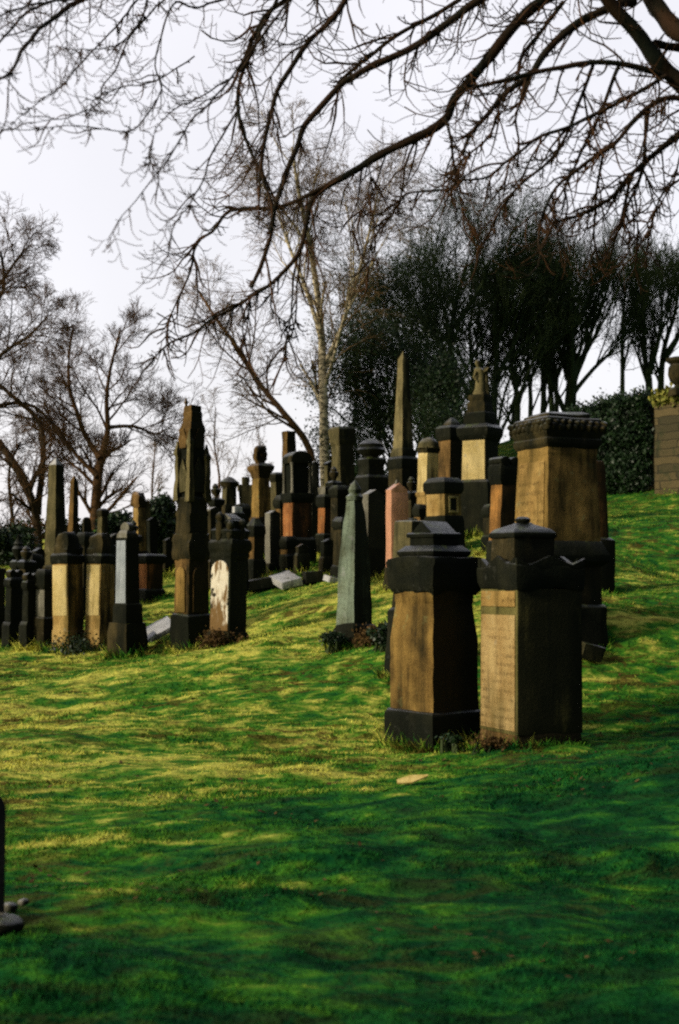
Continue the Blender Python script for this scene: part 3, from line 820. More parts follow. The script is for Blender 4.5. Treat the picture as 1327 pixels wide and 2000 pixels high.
def tan_pedestal(label, px, py, d, W, rot):
    m = Mon('pale_pedestal', label, 'pedestal', px, py, d, rot, 1.0, 'pale pedestals side by side in the left row')
    m.loft('plinth', [(W + 4, None), (W + 2, 1232), (W - 2, 1230), (W - 2, 1206), (W - 1, 1202)], 'tan', bevel=0.014, rough=0.01)
    m.loft('shaft', [(W - 2, 1206), (W - 3, 1100)], 'tan', rough=0.004)
    m.panel('pale_face', 'left', 0.05, 0.95, 1202, 1104, W - 2, 'pale', 0.012, W - 3)
    m.loft('cornice', [(W - 2, 1102), (W + 4, 1096), (W + 6, 1086), (W - 6, 1080)], 'soot', rough=0.012)
    m.loft('top_block', [(W - 4, 1084), (W - 2, 1072), (W - 12, 1062), (W - 16, 1050), (W - 30, 1040)], 'dark', rough=0.034, cell=0.07)
    return m


tan_pedestal('pale square pedestal with black cap standing in front of the grey obelisk', 134, 1270, 26, 62, 45)
tan_pedestal('pale square pedestal with black cap next to the blue-grey granite headstone', 194, 1267, 26, 58, 45)

m = Mon('narrow_pedestal', 'narrow grey-brown pedestal with black cap left of the two pale pedestals', 'pedestal', 86, 1268, 26.5, 42)
m.loft('base', [(54, None), (50, 1208), (42, 1204)], 'dark')
m.loft('shaft', [(36, 1208), (34, 1150)], 'grey')
m.loft('cap', [(36, 1152), (46, 1144), (44, 1124), (28, 1112)], 'soot')

m = Mon('grey_obelisk', 'thick grey-green obelisk with blunt pyramid tip, taller of the left two', 'obelisk', 108, 1200, 31, 42, lean=.4)
m.loft('pedestal', [(62, None), (58, 1112), (48, 1104)], 'dark')
m.loft('shaft', [(46, 1108), (29, 908)], 'olive', rough=0.008)
m.loft('tip', [(29, 909), (3, 894)], 'slab', bevel=0.004)
m = Mon('small_obelisk', 'thin brown obelisk behind the thick grey-green obelisk', 'obelisk', 141, 1150, 38, 40)
m.loft('pedestal', [(34, None), (30, 1056), (26, 1050)], 'dark')
m.loft('shaft', [(23, 1054), (15, 940), (4, 929)], 'brown')

m = Mon('short_pillar', 'short brown pillar with square cap at the foot of the fork-trunked tree', 'pillar', 201, 1130, 36, 35)
m.loft('base', [(34, None), (32, 1062), (26, 1056)], 'dark')
m.loft('shaft', [(22, 1060), (20, 1008)], 'olive')
m.loft('cap', [(20, 1010), (26, 1003), (24, 997), (14, 993)], 'dark')
m = Mon('round_headstone', 'small dark round-topped stone left of the short brown pillar', 'headstone', 172, 1130, 36, 20, 0.5)
m.slab('stone', [(-8, None), (8, None), (8, 1020)] + [(8 * math.cos(a), 1018 - 8 * math.sin(a)) for a in [i * math.pi / 8 for i in range(1, 8)]] + [(-8, 1020)], 8, 'dark')

m = Mon('red_box_tomb', 'orange-red box tomb with wide black cap behind the granite headstone', 'tomb', 293, 1170, 32, 30)
m.loft('base', [(66, None), (62, 1156), (54, 1150)], 'soot')
m.loft('die', [(50, 1154), (50, 1100)], 'red')
m.loft('cap', [(52, 1102), (66, 1094), (66, 1086), (52, 1082)], 'soot')
m = Mon('broken_column', 'crumbling tan column with ragged top above the orange-red box tomb', 'column', 272, 1150, 36, 35)
m.loft('base', [(46, None), (40, 1084), (34, 1076)], 'brown')
m.loft('shaft', [(28, 1080), (26, 992)], 'tan', rough=0.02)
m.loft('ragged_top', [(27, 994), (36, 984), (33, 970), (20, 963)], 'brown', rough=0.05, cell=0.06)

m = Mon('far_headstone', 'grey gabled headstone far behind, left of the gothic monument', 'headstone', 331, 1085, 42, 25, 0.6)
m.loft('stone', [(24, None), (23, 1000)], 'olive')
m.gable('gabled_top', 27, 1001, 998, 989, 'grey', axis='x', bevel=0.006)
m = Mon('far_headstone', 'tiny tan headstone beside the grey gabled one, far behind', 'headstone', 316, 1085, 41.5, 25, 0.6)
m.slab('stone', [(-8, None), (8, None), (8, 1022), (0, 1014), (-8, 1022)], 8, 'brown')

def scroll_stone(label, px, py, d, W, top, rot):
    m = Mon('black_scrolled_headstone', label, 'headstone', px, py, d, rot, 0.6, 'black scrolled headstones at the left edge')
    m.loft('base', [(W + 12, None), (W + 8, 1222), (W, 1214)], 'soot', rough=0.012)
    m.loft('stone', [(W - 2, 1218), (W - 5, top + 34)], 'soot', rough=0.01)
    m.loft('shoulder', [(W - 4, top + 36), (W + 4, top + 28), (W + 2, top + 20), (W - 10, top + 14)], 'soot', rough=0.016)
    for sx in (-1, 1):
        m.slab('scroll', [(8 * math.cos(a) + sx * W * .22, top + 9 + 8 * math.sin(a)) for a in [i * math.pi / 6 for i in range(12)]], 14, 'dark', bevel=0.006)


scroll_stone('black scroll-topped headstone nearest the left edge of the picture', 28, 1262, 27, 40, 1112, 35)
scroll_stone('black scroll-topped headstone just left of the narrow grey-brown pedestal', 60, 1264, 26.5, 36, 1118, 40)
m = Mon('tan_headstone', 'tan stone cut off by the left edge of the picture', 'headstone', -12, 1255, 28, 35)
m.loft('base', [(50, None), (48, 1190), (42, 1184)], 'soot')
m.loft('stone', [(40, 1188), (38, 1122), (44, 1116), (40, 1110)], 'brown')
m = Mon('dark_urn_pillar', 'dark pillar with pointed urn behind the black scrolled headstones', 'pillar', 36, 1200, 32, 30)
m.loft('shaft', [(34, None), (28, 1112), (36, 1106), (34, 1098), (24, 1094)], 'soot')
m.lathe('urn', [(6, 1096), (5, 1090), (11, 1080), (12, 1072), (8, 1066), (9, 1062), (4, 1054), (1, 1044)], 'soot', n=12)

# near left edge
m = Mon('black_post', 'smooth black round-topped stone at the lower left edge', 'headstone', -34, 1850, 6.9, 10, 0.25)
m.slab('stone', [(-40, None), (40, None), (40, 1580)] + [(40 * math.cos(a), 1580 - 34 * math.sin(a)) for a in [i * math.pi / 10 for i in range(1, 10)]] + [(-40, 1580)], 22, 'iron', bevel=0.008, rough=0.001)
def rubble(label, px, py, d, r, mat):
    p = world(px, py, d); bm = bmesh.new()
    bmesh.ops.create_icosphere(bm, subdivisions=3, radius=1)
    for v in bm.verts: v.co = Vector((v.co.x * r, v.co.y * r * .8, v.co.z * r * .6))
    o = finish('rubble_stone', bm, M[mat], None, 0, r * .22, cuts=False)
    o.location = (p.x, p.y, p.z + r * .3)
    return tag(o, label, 'stone', 'rubble at the foot of the black stone')


rubble('dark mossy rubble stone with pale worn top, lowest by the black stone', 12, 1822, 6.75, 0.09, 'soot')
rubble('pale-topped rubble stone leaning on the black stone', 18, 1776, 7.1, 0.05, 'grey')
rubble('small pale rubble stone farthest right by the black stone', 44, 1766, 7.2, 0.03, 'grey')
rubble('wet flat pale rubble stone right at the picture edge', 4, 1800, 6.9, 0.05, 'grey')

# strip of pale straw in the grass
p = world(806, 1540, 11.35)
bm = bmesh.new()
pts = [(-.13, -.02), (-.02, -.035), (.12, -.012), (.13, .006), (0, .03), (-.12, .02)]
vs = [bm.verts.new((x, y * 1.6, 0.012 + .02 * math.sin(x * 20))) for x, y in pts]
f = bm.faces.new(vs); r_ = bmesh.ops.extrude_face_region(bm, geom=[f])
for v in r_['geom']:
    if isinstance(v, bmesh.types.BMVert): v.co.z += 0.012
o = finish('straw_scrap', bm, M['straw'], None, 0, 0, cuts=False, smooth=False)
o.location = (p.x, p.y, hz(p.x, p.y) + lump(p.x, p.y) + 0.03); o.rotation_euler = (R(22), R(-6), R(6))
tag(o, 'pale yellow scrap lying on the grass before the front pair of tombs', 'scrap')

# ------------------------------------------------------------------ grass blades (nobody could count them)
rs = np.random.RandomState(5)
NT_ = 150000
d = 4.3 * (46 / 4.3) ** rs.rand(NT_) ** 1.15
lat = (rs.rand(NT_) * 2 - 1) * (0.30 * d + 1.2)
tx, ty = lat, d
ex, ey, eh = [], [], []
for (fx, fy, hw, hd, ra) in FEET:                       # longer unmown grass at the foot of every stone
    per = 2 * (hw + hd); cnt = int(min(600, per * 340 * min(1.0, 14 / fy)))
    for _ in range(cnt):
        k_ = rs.rand() * per; o_ = abs(rs.normal(0, .05)) + .005
        if k_ < hw: u_, v_ = k_ - hw / 2, -hd / 2 - o_
        elif k_ < hw + hd: u_, v_ = hw / 2 + o_, k_ - hw - hd / 2
        elif k_ < 2 * hw + hd: u_, v_ = k_ - hw - hd - hw / 2, hd / 2 + o_
        else: u_, v_ = -hw / 2 - o_, k_ - 2 * hw - hd - hd / 2
        ex.append(fx + u_ * math.cos(ra) - v_ * math.sin(ra)); ey.append(fy + u_ * math.sin(ra) + v_ * math.cos(ra)); eh.append(1.8 + 4.5 * rs.rand() ** 3)
tx, ty = np.r_[tx, ex], np.r_[ty, ey]; boost = np.r_[np.ones(len(d)), eh]; d = ty.copy(); NT_ = len(tx)
nb = 3
tz = height(tx, ty) + np.array([lump(a, b) for a, b in zip(tx, ty)])
bx = np.repeat(tx, nb) + rs.normal(0, .012, NT_ * nb) * np.repeat(d, nb) * .2
by = np.repeat(ty, nb) + rs.normal(0, .012, NT_ * nb) * np.repeat(d, nb) * .2
bz = np.repeat(tz, nb) - 0.012
dd = np.repeat(d, nb)
clump = np.repeat(np.array([0.6 + 0.9 * max(0, noise.noise(Vector((a * .8, b * 1.2, 1.7))) + .35) for a, b in zip(tx, ty)]), nb)
hh = (0.012 + 0.022 * rs.rand(NT_ * nb)) * clump * np.repeat(boost, nb) * (1 + dd * 0.012)
ww = 0.0022 * (1 + dd * 0.20) * (0.7 + 0.6 * rs.rand(NT_ * nb))
an = rs.rand(NT_ * nb) * 2 * math.pi
lx, ly = np.cos(an) * ww, np.sin(an) * ww
ben = rs.rand(NT_ * nb) * 2 * math.pi; bl = hh * (0.4 + 0.9 * rs.rand(NT_ * nb))
V = np.stack([np.stack([bx - lx, by - ly, bz], -1), np.stack([bx + lx, by + ly, bz], -1),
              np.stack([bx + np.cos(ben) * bl, by + np.sin(ben) * bl, bz + hh], -1)], 1).reshape(-1, 3)
Fa = np.arange(len(V)).reshape(-1, 3)
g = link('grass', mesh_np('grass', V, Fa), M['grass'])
tag(g, 'short mossy grass covering the graveyard slope', 'grass', kind='stuff')

# ------------------------------------------------------------------ trees
def tubes(paths, sides):
    """paths: list of (points Nx3, radii N); returns vertices and quads"""
    groups = {}
    for P, r in paths: groups.setdefault(len(P), []).append((P, r))
    Vs, Fs, base = [], [], 0
    ang = np.arange(sides) * 2 * math.pi / sides
    for n, lst in groups.items():
        P = np.array([[tuple(q) for q in a] for a, _ in lst], float); r = np.array([b for _, b in lst], float)
        T = np.gradient(P, axis=1); T /= np.linalg.norm(T, axis=2, keepdims=True) + 1e-9
        ref = np.where(np.abs(T[:, :1, 2:3]).repeat(n, 1) > 0.85, np.array([1., 0, 0]), np.array([0, 0, 1.]))
        ref = np.where(np.abs((ref * T).sum(2, keepdims=True)) > .97, np.array([0, 1., 0]), ref)
        U = np.cross(T, ref); U /= np.linalg.norm(U, axis=2, keepdims=True) + 1e-9
        W = np.cross(T, U)
        ring = P[:, :, None] + r[:, :, None, None] * (np.cos(ang)[None, None, :, None] * U[:, :, None] + np.sin(ang)[None, None, :, None] * W[:, :, None])
        B = len(lst)
        ids = base + np.arange(B * n * sides).reshape(B, n, sides)
        a = ids[:, :-1]; b = ids[:, 1:]
        q = np.stack([a, np.roll(a, -1, 2), np.roll(b, -1, 2), b], -1).reshape(-1, 4)
        Vs.append(ring.reshape(-1, 3)); Fs.append(q); base += B * n * sides
    return np.concatenate(Vs), np.concatenate(Fs)


def tube_obj(name, paths, sides, mat, parent):
    v, f = tubes(paths, sides)
    loc = np.array(parent.location)
    return link(name, mesh_np(name, v - loc, f, True), mat, parent)


def rvec(rg): return Vector((rg.gauss(0, 1), rg.gauss(0, 1), rg.gauss(0, 1)))


class Cfg:
    def __init__(self, n, ln, ang, up, wig, rr=0.6, rmin=0.006, nseg=5, flat=1.0):
        self.n, self.ln, self.ang, self.up, self.wig, self.rr, self.rmin, self.nseg, self.flat = n, ln, ang, up, wig, rr, rmin, nseg, flat


def grow(P, D, Ln, r, lev, c, rg, out, tips):
    n = max(3, c.nseg - lev // 2); st = Ln / n
    pts = [P.copy()]; D = D.normalized()
    k = min(lev, len(c.up) - 1)
    for i in range(n):
        D = (D + rvec(rg) * c.wig[min(lev, len(c.wig) - 1)] + Vector((0, 0, c.up[k]))).normalized()
        P = P + D * st; pts.append(P.copy())
    r1 = max(c.rmin * .7, r * 0.45)
    rad = [max(c.rmin * .7, r + (r1 - r) * i / n) for i in range(n + 1)]
    out.setdefault(lev, []).append((pts, rad))
    spawn(pts, rad, Ln, lev, c, rg, out, tips, 0.22)


def spawn(pts, rad, Ln, lev, c, rg, out, tips, t0):
    if lev >= len(c.n): tips.append(pts[-1]); return
    n = len(pts) - 1
    for j in range(c.n[lev]):
        t = t0 + (1 - t0) * (j + rg.random() * .9) / c.n[lev]
        i = min(n - 1, int(t * n)); f = t * n - i
        q = pts[i].lerp(pts[i + 1], f); dl = (pts[i + 1] - pts[i]).normalized()
        pr = rvec(rg); pr = (pr - dl * pr.dot(dl)); pr.y *= c.flat; pr.normalize()
        a = R(c.ang[lev]) * rg.uniform(.6, 1.3)
        d2 = dl * math.cos(a) + pr * math.sin(a)
        L2 = Ln * c.ln[lev] * rg.uniform(.6, 1.2) * (1.15 - .6 * (t - t0) / (1 - t0))
        grow(q, d2, L2, max(c.rmin, rad[i] * c.rr), lev + 1, c, rg, out, tips)


def smooth_path(pp, k=3):
    P = [pp[0]] + list(pp) + [pp[-1]]
    o = []
    for i in range(1, len(P) - 2):
        for j in range(k):
            t = j / k
            a, b, c, d_ = P[i - 1], P[i], P[i + 1], P[i + 2]
            o.append(0.5 * ((2 * b) + (c - a) * t + (2 * a - 5 * b + 4 * c - d_) * t * t + (3 * b - a - 3 * c + d_) * t ** 3))
    o.append(pp[-1])
    return o


def leaf_cloud(name, pts, n, spread, size, mat, parent, seed, flat=1.0):
    r = np.random.RandomState(seed)
    P = np.array([tuple(p) for p in pts])
    C = P[r.randint(0, len(P), n)] + r.normal(0, spread, (n, 3)) * np.array([1, 1, flat])
    a = r.normal(0, 1, (n, 3)); a /= np.linalg.norm(a, axis=1, keepdims=True)
    b = np.cross(a, r.normal(0, 1, (n, 3))); b /= np.linalg.norm(b, axis=1, keepdims=True)
    s = size * (0.5 + r.rand(n, 1))
    V = np.stack([C - a * s, C + b * s * .55, C + a * s, C - b * s * .55], 1).reshape(-1, 3)
    V = V - np.array(parent.location)
    return link(name, mesh_np(name, V, np.arange(len(V)).reshape(-1, 4)), mat, parent)


def tree(name, label, stems, dd, cfg, seed, mats, Lpx, group=None, leaves=None, t0=0.3):
    """stems: list of (pixel polyline [(x, row)], base radius px, tip radius px)"""
    rg = random.Random(seed); s = dd / F
    bx_, by_ = stems[0][0][0]
    p0 = world(bx_, by_, dd)
    e = empty(name, (p0.x, p0.y, hz(p0.x, p0.y)))
    tag(e, label, 'tree', group)
    tr, out, tips = [], {}, []
    for poly, r0, r1 in stems:
        base = world(poly[0][0], poly[0][1], dd)
        raw = []
        for i, (x, y) in enumerate(poly):
            w = world(x, y, dd); w.y += rg.uniform(-.25, .25) * (i > 0) * min(i, 3)
            raw.append(w)
        if poly is stems[0][0] or abs(poly[0][1] - by_) < 40: raw.insert(0, Vector((base.x, base.y, min(base.z, hz(base.x, base.y)) - .4)))
        sm = smooth_path(raw)
        n = len(sm)
        rad = [(r0 + (r1 - r0) * i / (n - 1)) * s for i in range(n)]
        rad[0] *= 1.35
        tr.append((sm, rad))
        spawn(sm, rad, Lpx * s, 0, cfg, rg, out, tips, t0)
    tube_obj('trunk', tr, 9, M[mats[0]], e)
    big = [b for l in (0, 1) for b in out.get(l, [])]
    fine = [b for l in out if l > 1 for b in out[l]]
    if big: tube_obj('limb', big, 5, M[mats[0]], e)['label'] = 'bare spreading limbs'
    if fine: tube_obj('crown', fine, 3, M[mats[1]], e)
    if leaves:
        n, spread, size, mat = leaves
        leaf_cloud('leaves', tips, n, spread, size, M[mat], e, seed)
    return e, tips


GROUPH = 'bare trees on the hilltop'
# birch: pale trunk and a leaning second stem
birch = Cfg([13, 8, 6, 4], [1.0, .68, .62, .65], [38, 40, 42, 38], [.10, .09, .03, -.06, -.14], [.06, .08, .11, .14], rr=.48, rmin=.0065)
tree('birch_tree', 'pale barked birch with a tall straight stem and hazy bare crown', [([(638, 985), (634, 880), (632, 760), (626, 620), (606, 480), (584, 380), (572, 300)], 13, 2.2),
      ([(630, 720), (668, 640), (700, 540), (726, 440), (740, 370)], 5, 1.5), ([(628, 660), (596, 560), (560, 470), (536, 380)], 5, 1.5)], 50, birch, 3, ('birch', 'birchtwig'), 190, t0=.28)
tree('leaning_tree', 'thin tree leaning left over the stone monuments before the birch', [([(622, 1000), (606, 880), (560, 815), (510, 752), (470, 690), (420, 620), (385, 560)], 9, 2)], 48, birch, 8, ('redbark', 'birchtwig'), 140, t0=.35)

wide = Cfg([11, 8, 6, 4], [.95, .75, .66, .62], [44, 42, 42, 42], [.05, .05, .05, .04, .03], [.09, .11, .13, .15], rr=.46, rmin=.006)
tree('forked_tree', 'rust-brown tree with forked trunk behind the obelisks', [([(184, 1025), (188, 960), (192, 905), (202, 880)], 11, 8.5),
      ([(200, 885), (212, 840), (208, 780), (214, 720), (240, 650)], 6.5, 2), ([(196, 895), (165, 850), (155, 810), (140, 760), (130, 690), (150, 640)], 6, 2),
      ([(190, 930), (150, 890), (120, 850), (90, 800)], 5, 2), ([(210, 835), (260, 832), (300, 845), (330, 842)], 4, 1.5)], 48, wide, 5, ('redbark', 'redbark'), 105, t0=.2)
arch = Cfg([11, 8, 6, 4], [.95, .75, .66, .62], [44, 42, 42, 42], [.05, .02, .0, -.03, -.03], [.08, .10, .13, .15], rr=.46, rmin=.006)
tree('arching_tree', 'big arching bare tree entering from the left edge', [([(75, 1090), (70, 1000), (40, 920), (-10, 860)], 10, 7),
      ([(72, 1005), (84, 900), (70, 820), (20, 770), (-40, 720)], 7, 3), ([(-10, 860), (-60, 760), (-40, 640), (0, 560), (10, 500)], 7, 2.5), ([(-60, 760), (10, 690), (60, 660), (100, 620)], 5, 1.5),
      ([(-70, 830), (0, 790), (60, 790), (110, 840), (150, 900)], 5, 1.5), ([(-70, 700), (-20, 590), (30, 500), (50, 470)], 5, 1.5)], 44, arch, 9, ('bark', 'redbark'), 112, t0=.15)
thin = Cfg([10, 8, 6], [.7, .6, .6], [35, 40, 42], [.08, .05, .02], [.08, .12, .15], rr=.5, rmin=.008)
tree('far_tree', 'small dim bare tree low at the left edge', [([(20, 1100), (24, 1020), (16, 940), (24, 880)], 6, 2)], 58, thin, 21, ('bark', 'bark'), 110, 'distant bare trees at the left', t0=.1)
tree('far_tree', 'faint slender bare tree between the gothic monument and forked tree', [([(300, 1020), (298, 960), (304, 900), (300, 850)], 3, 1)], 75, thin, 22, ('redbark', 'birchtwig'), 90, 'distant bare trees at the left', t0=.1)
tree('far_tree', 'faint bare tree rising behind the pot-topped monument', [([(425, 1000), (428, 930), (418, 870), (424, 800)], 3.5, 1)], 70, thin, 23, ('redbark', 'birchtwig'), 110, 'distant bare trees at the left', t0=.1)
tree('far_tree', 'faint bare tree behind the figure column', [([(520, 1000), (515, 940), (520, 880)], 3, 1)], 72, thin, 26, ('redbark', 'birchtwig'), 90, 'distant bare trees at the left', t0=.1)

# the dark wood on the hill
bushy = Cfg([12, 8, 6, 4], [.95, .74, .64, .6], [36, 36, 38, 40], [.10, .11, .10, .07, .04], [.08, .11, .13, .15], rr=.46, rmin=.0062)
tree('dark_tree', 'dark ivy-clad tree with the highest crown above the tall obelisk', [([(905, 930), (895, 820), (880, 700), (890, 600), (910, 520)], 12, 3), ([(884, 720), (840, 640), (800, 600)], 6, 2), ([(888, 640), (940, 560), (950, 520)], 6, 2)], 56, bushy, 31, ('hilltwig', 'hilltwig'), 200, 'dark leafy trees on the hill', (8000, .32, .04, 'leaf'), .2)
tree('dark_tree', 'low dark evergreen spreading left behind the tall obelisk', [([(790, 960), (780, 880), (770, 800), (775, 730)], 9, 3), ([(778, 850), (730, 780), (715, 720)], 6, 2)], 52, bushy, 32, ('hilltwig', 'hilltwig'), 165, 'dark leafy trees on the hill', (17000, .32, .042, 'leaf'), .1)
tree('dark_tree', 'round dark tree directly behind the statue', [([(970, 900), (965, 800), (972, 700), (965, 620), (975, 550)], 10, 3), ([(968, 740), (1010, 660), (1030, 580)], 6, 2)], 57, bushy, 33, ('hilltwig', 'hilltwig'), 180, 'dark leafy trees on the hill', (5000, .32, .04, 'leaf'), .2)
tree('dark_tree', 'dark scrubby tree between the birch and tall obelisk', [([(700, 990), (700, 900), (690, 830), (700, 770)], 7, 2)], 51, bushy, 34, ('hilltwig', 'hilltwig'), 110, 'dark leafy trees on the hill', (9000, .26, .05, 'leaf'), .1)
tree('dark_tree', 'dense evergreen mass low behind the brown tomb', [([(860, 930), (858, 860), (850, 800), (856, 760)], 9, 3)], 50, bushy, 35, ('hilltwig', 'hilltwig'), 120, 'dark leafy trees on the hill', (12000, .3, .045, 'leaf'), .05)
tree('dark_tree', 'dark dense tree filling the gap right of the tall obelisk', [([(838, 930), (836, 840), (828, 740), (838, 650), (846, 570)], 9, 2), ([(832, 760), (790, 690), (770, 620)], 5, 2)], 54, bushy, 36, ('hilltwig', 'hilltwig'), 160, 'dark leafy trees on the hill', (14000, .32, .042, 'leaf'), .1)
tree('dark_tree', 'dark bushy tree under the bare hilltop trunks, right of the statue', [([(1000, 890), (1000, 840), (1010, 760), (1040, 690)], 7, 2)], 60, bushy, 37, ('hilltwig', 'hilltwig'), 150, 'dark leafy trees on the hill', (2500, .32, .04, 'leaf'), .45)
tree('dark_tree', 'broad dark thicket tree filling the hill behind the statue and brown tomb', [([(920, 920), (918, 830), (925, 740), (915, 650), (930, 580)], 8, 2), ([(920, 780), (880, 690), (870, 600)], 6, 2), ([(922, 770), (965, 690), (985, 600)], 6, 2)], 59, bushy, 38, ('hilltwig', 'hilltwig'), 150, 'dark leafy trees on the hill', (22000, .32, .04, 'leaf'), .1)
tree('dark_tree', 'dark thicket tree rising behind the stout fan-shaped bare tree', [([(1075, 880), (1078, 800), (1070, 700), (1080, 600), (1075, 540)], 8, 2), ([(1076, 760), (1120, 660), (1140, 590)], 6, 2)], 63, bushy, 39, ('hilltwig', 'hilltwig'), 130, 'dark leafy trees on the hill', (5000, .32, .04, 'leaf'), .4)
tree('dark_tree', 'dark thicket tree above the right end of the ivy wall', [([(1215, 840), (1218, 740), (1212, 640), (1220, 560)], 7, 2)], 64, bushy, 40, ('hilltwig', 'hilltwig'), 120, 'dark leafy trees on the hill', (2500, .32, .04, 'leaf'), .45)
fan = Cfg([13, 7, 5, 3], [1.1, .78, .68, .65], [24, 22, 24, 28], [.10, .09, .09, .07, .05], [.045, .06, .08, .10], rr=.46, rmin=.0075)
tree('hill_tree', 'stout fan-shaped bare tree left of the ivy wall', [([(1112, 850), (1114, 780), (1118, 720), (1122, 660), (1112, 570)], 17, 3), ([(1116, 750), (1150, 670), (1165, 590)], 8, 2), ([(1114, 740), (1085, 660), (1070, 580)], 8, 2), ([(1118, 770), (1160, 720), (1200, 680), (1215, 640)], 5, 1.5)], 59, fan, 41, ('hilltwig', 'hilltwig'), 150, GROUPH, (300, .25, .035, 'leaf'), .25)
for i, (x, lab, xt) in enumerate(((1008, 'thin bare hilltop tree nearest the statue', 1000), (1034, 'slim bare hilltop tree second from the statue', 1030), (1058, 'upright bare hilltop tree third from the statue', 1062), (1086, 'bare hilltop tree touching the stout fan-shaped one', 1080))):
    tree('hill_tree', lab, [([(x, 860), (x + 3, 780), (xt, 720), (xt + 4, 640), (xt, 560)], 8 - i % 2 * 2, 2)], 58 + i * .7, fan, 50 + i, ('hilltwig', 'hilltwig'), 105, GROUPH, (300, .25, .035, 'leaf'), .3)
tree('hill_tree', 'pair-stemmed bare tree above the ivy wall', [([(1268, 800), (1268, 740), (1262, 690), (1256, 620), (1250, 560)], 10, 2), ([(1268, 730), (1288, 650), (1296, 580)], 6, 2)], 61, fan, 61, ('hilltwig', 'hilltwig'), 95, GROUPH, (900, .25, .05, 'leaf'), .3)
tree('hill_tree', 'bare tree at the right edge behind the stone urn', [([(1292, 800), (1290, 740), (1304, 670), (1316, 610), (1322, 560)], 9, 2), ([(1296, 700), (1340, 630), (1360, 570)], 6, 2)], 62, fan, 62, ('hilltwig', 'hilltwig'), 95, GROUPH, (900, .25, .05, 'leaf'), .3)


# shrubs between the stones
def shrub(label, px, py, d, wpx, hpx, n, seed, mat='leaf', size=.06):
    s = d / F; p = world(px, py, d)
    e = empty('shrub', (p.x, p.y, min(p.z, hz(p.x, p.y)))); tag(e, label, 'shrub')
    rg = random.Random(seed); pts = []; st = []
    for i in range(26):
        a = Vector((p.x + rg.gauss(0, wpx * s * .22), p.y + rg.gauss(0, wpx * s * .2), p.z + rg.uniform(.15, .9) * hpx * s))
        pts.append(a)
        b0 = Vector((p.x + rg.uniform(-.1, .1), p.y, p.z - .3))
        st.append(([b0, b0.lerp(a, .5) + rvec(rg) * .06, a], [.025, .018, .008]))
    tube_obj('stem', st, 4, M['hilltwig'], e)
    leaf_cloud('leaves', pts, n, wpx * s * .11, size, M[mat], e, seed)


shrub('dark rounded evergreen shrub beside the crumbling tan column', 314, 1060, 39, 78, 88, 9000, 71, 'ivy')
shrub('low dark shrub behind the blue-grey granite headstone', 226, 1060, 38, 60, 52, 5000, 72)
shrub('dark scrub at the left edge behind the black headstones', 20, 1120, 42, 110, 90, 9000, 73)
shrub('dark scrub behind the thin brown obelisk', 150, 1090, 46, 100, 60, 6000, 74)
shrub('brownish low scrub at the foot of the arching tree', 70, 1100, 50, 110, 80, 5000, 75, 'brownleaf')
shrub('small dark bush below the birch trunk', 620, 1010, 47, 60, 50, 3500, 76)
shrub('dark bush between the birch and the domed urn monument', 700, 990, 44, 90, 80, 7000, 77)
shrub('weedy dark clump at the foot of the gabled front tomb', 752, 1262, 19.6, 44, 40, 1800, 78, 'ivy', .03)

shrub('low brown bramble scrub at the right foot of the lichen-green stone', 738, 1252, 20.4, 70, 16, 2400, 91, 'brownleaf', .028)
shrub('dark weeds at the left foot of the lichen-green stone', 652, 1254, 20.6, 40, 14, 1300, 92, 'ivy', .026)
shrub('small leafy green weed at the foot between the front pair of tombs', 882, 1452, 14.6, 36, 12, 420, 93, 'ivy', .022)
shrub('dry brown weeds at the front corner of the inscribed front tomb', 958, 1456, 14.3, 56, 12, 600, 94, 'brownleaf', .018)
shrub('brown scrub at the foot of the white-faced tomb', 430, 1258, 23.2, 80, 11, 1300, 95, 'brownleaf', .026)
shrub('dark weeds along the foot of the pale pedestals', 150, 1274, 25.6, 120, 9, 1300, 96, 'ivy', .028)

# ------------------------------------------------------------------ ivy wall, masonry wall, urn
def wall(name, label, a, b, d0, d1, ytop0, ytop1, thick):
    pa, pb = world(a, 960, d0), world(b, 947, d1)
    za, zb = (HY - ytop0) / F * d0, (HY - ytop1) / F * d1
    e = empty(name, (pa.x, pa.y, hz(pa.x, pa.y))); tag(e, label, 'wall')
    dr = (pb - pa); dr.z = 0; nrm = Vector((dr.y, -dr.x, 0)).normalized() * thick
    bm = bmesh.new()
    P = []
    for q, zt in ((pa, za), (pb, zb)):
        for k in (0, -1):
            for z in (hz(q.x, q.y) - .8, zt): P.append(bm.verts.new(Vector((q.x, q.y, z)) + nrm * k - e.location))
    for f in ((0, 1, 5, 4), (2, 6, 7, 3), (0, 2, 3, 1), (4, 5, 7, 6), (1, 3, 7, 5), (0, 4, 6, 2)): bm.faces.new([P[i] for i in f])
    finish('masonry', bm, M['masonry'], e, 0.03, 0.04, cell=.3)
    return e, pa, pb, za, zb, nrm


e, pa, pb, za, zb, nrm = wall('ivy_wall', 'boundary wall smothered in dark green ivy at the right', 1128, 1276, 46, 43.5, 812, 778, 0.6)
rg = random.Random(4); pts = []
for i in range(900):
    t = rg.random(); u = rg.random() ** .8
    q = pa.lerp(pb, t); z0 = hz(q.x, q.y); z1 = za + (zb - za) * t
    bulge = .18 + .55 * max(0, noise.noise(Vector((t * 11, u * 5, 2))) + .1) + (rg.uniform(0, .35) if rg.random() < .12 else 0)
    u *= 1 + .14 * noise.noise(Vector((t * 14, 5, 1)))
    pts.append(Vector((q.x, q.y, z0 + (z1 - z0 + .15) * u)) + nrm.normalized() * bulge * (1 if u < .97 else rg.uniform(-2.5, 1)))
leaf_cloud('ivy', pts, 42000, .11, .055, M['ivy'], e, 81)
e, pa, pb, za, zb, nrm = wall('masonry_wall', 'bare coursed stone wall with dry grass along its top, at the right edge', 1278, 1420, 42.8, 40.5, 782, 765, 0.7)
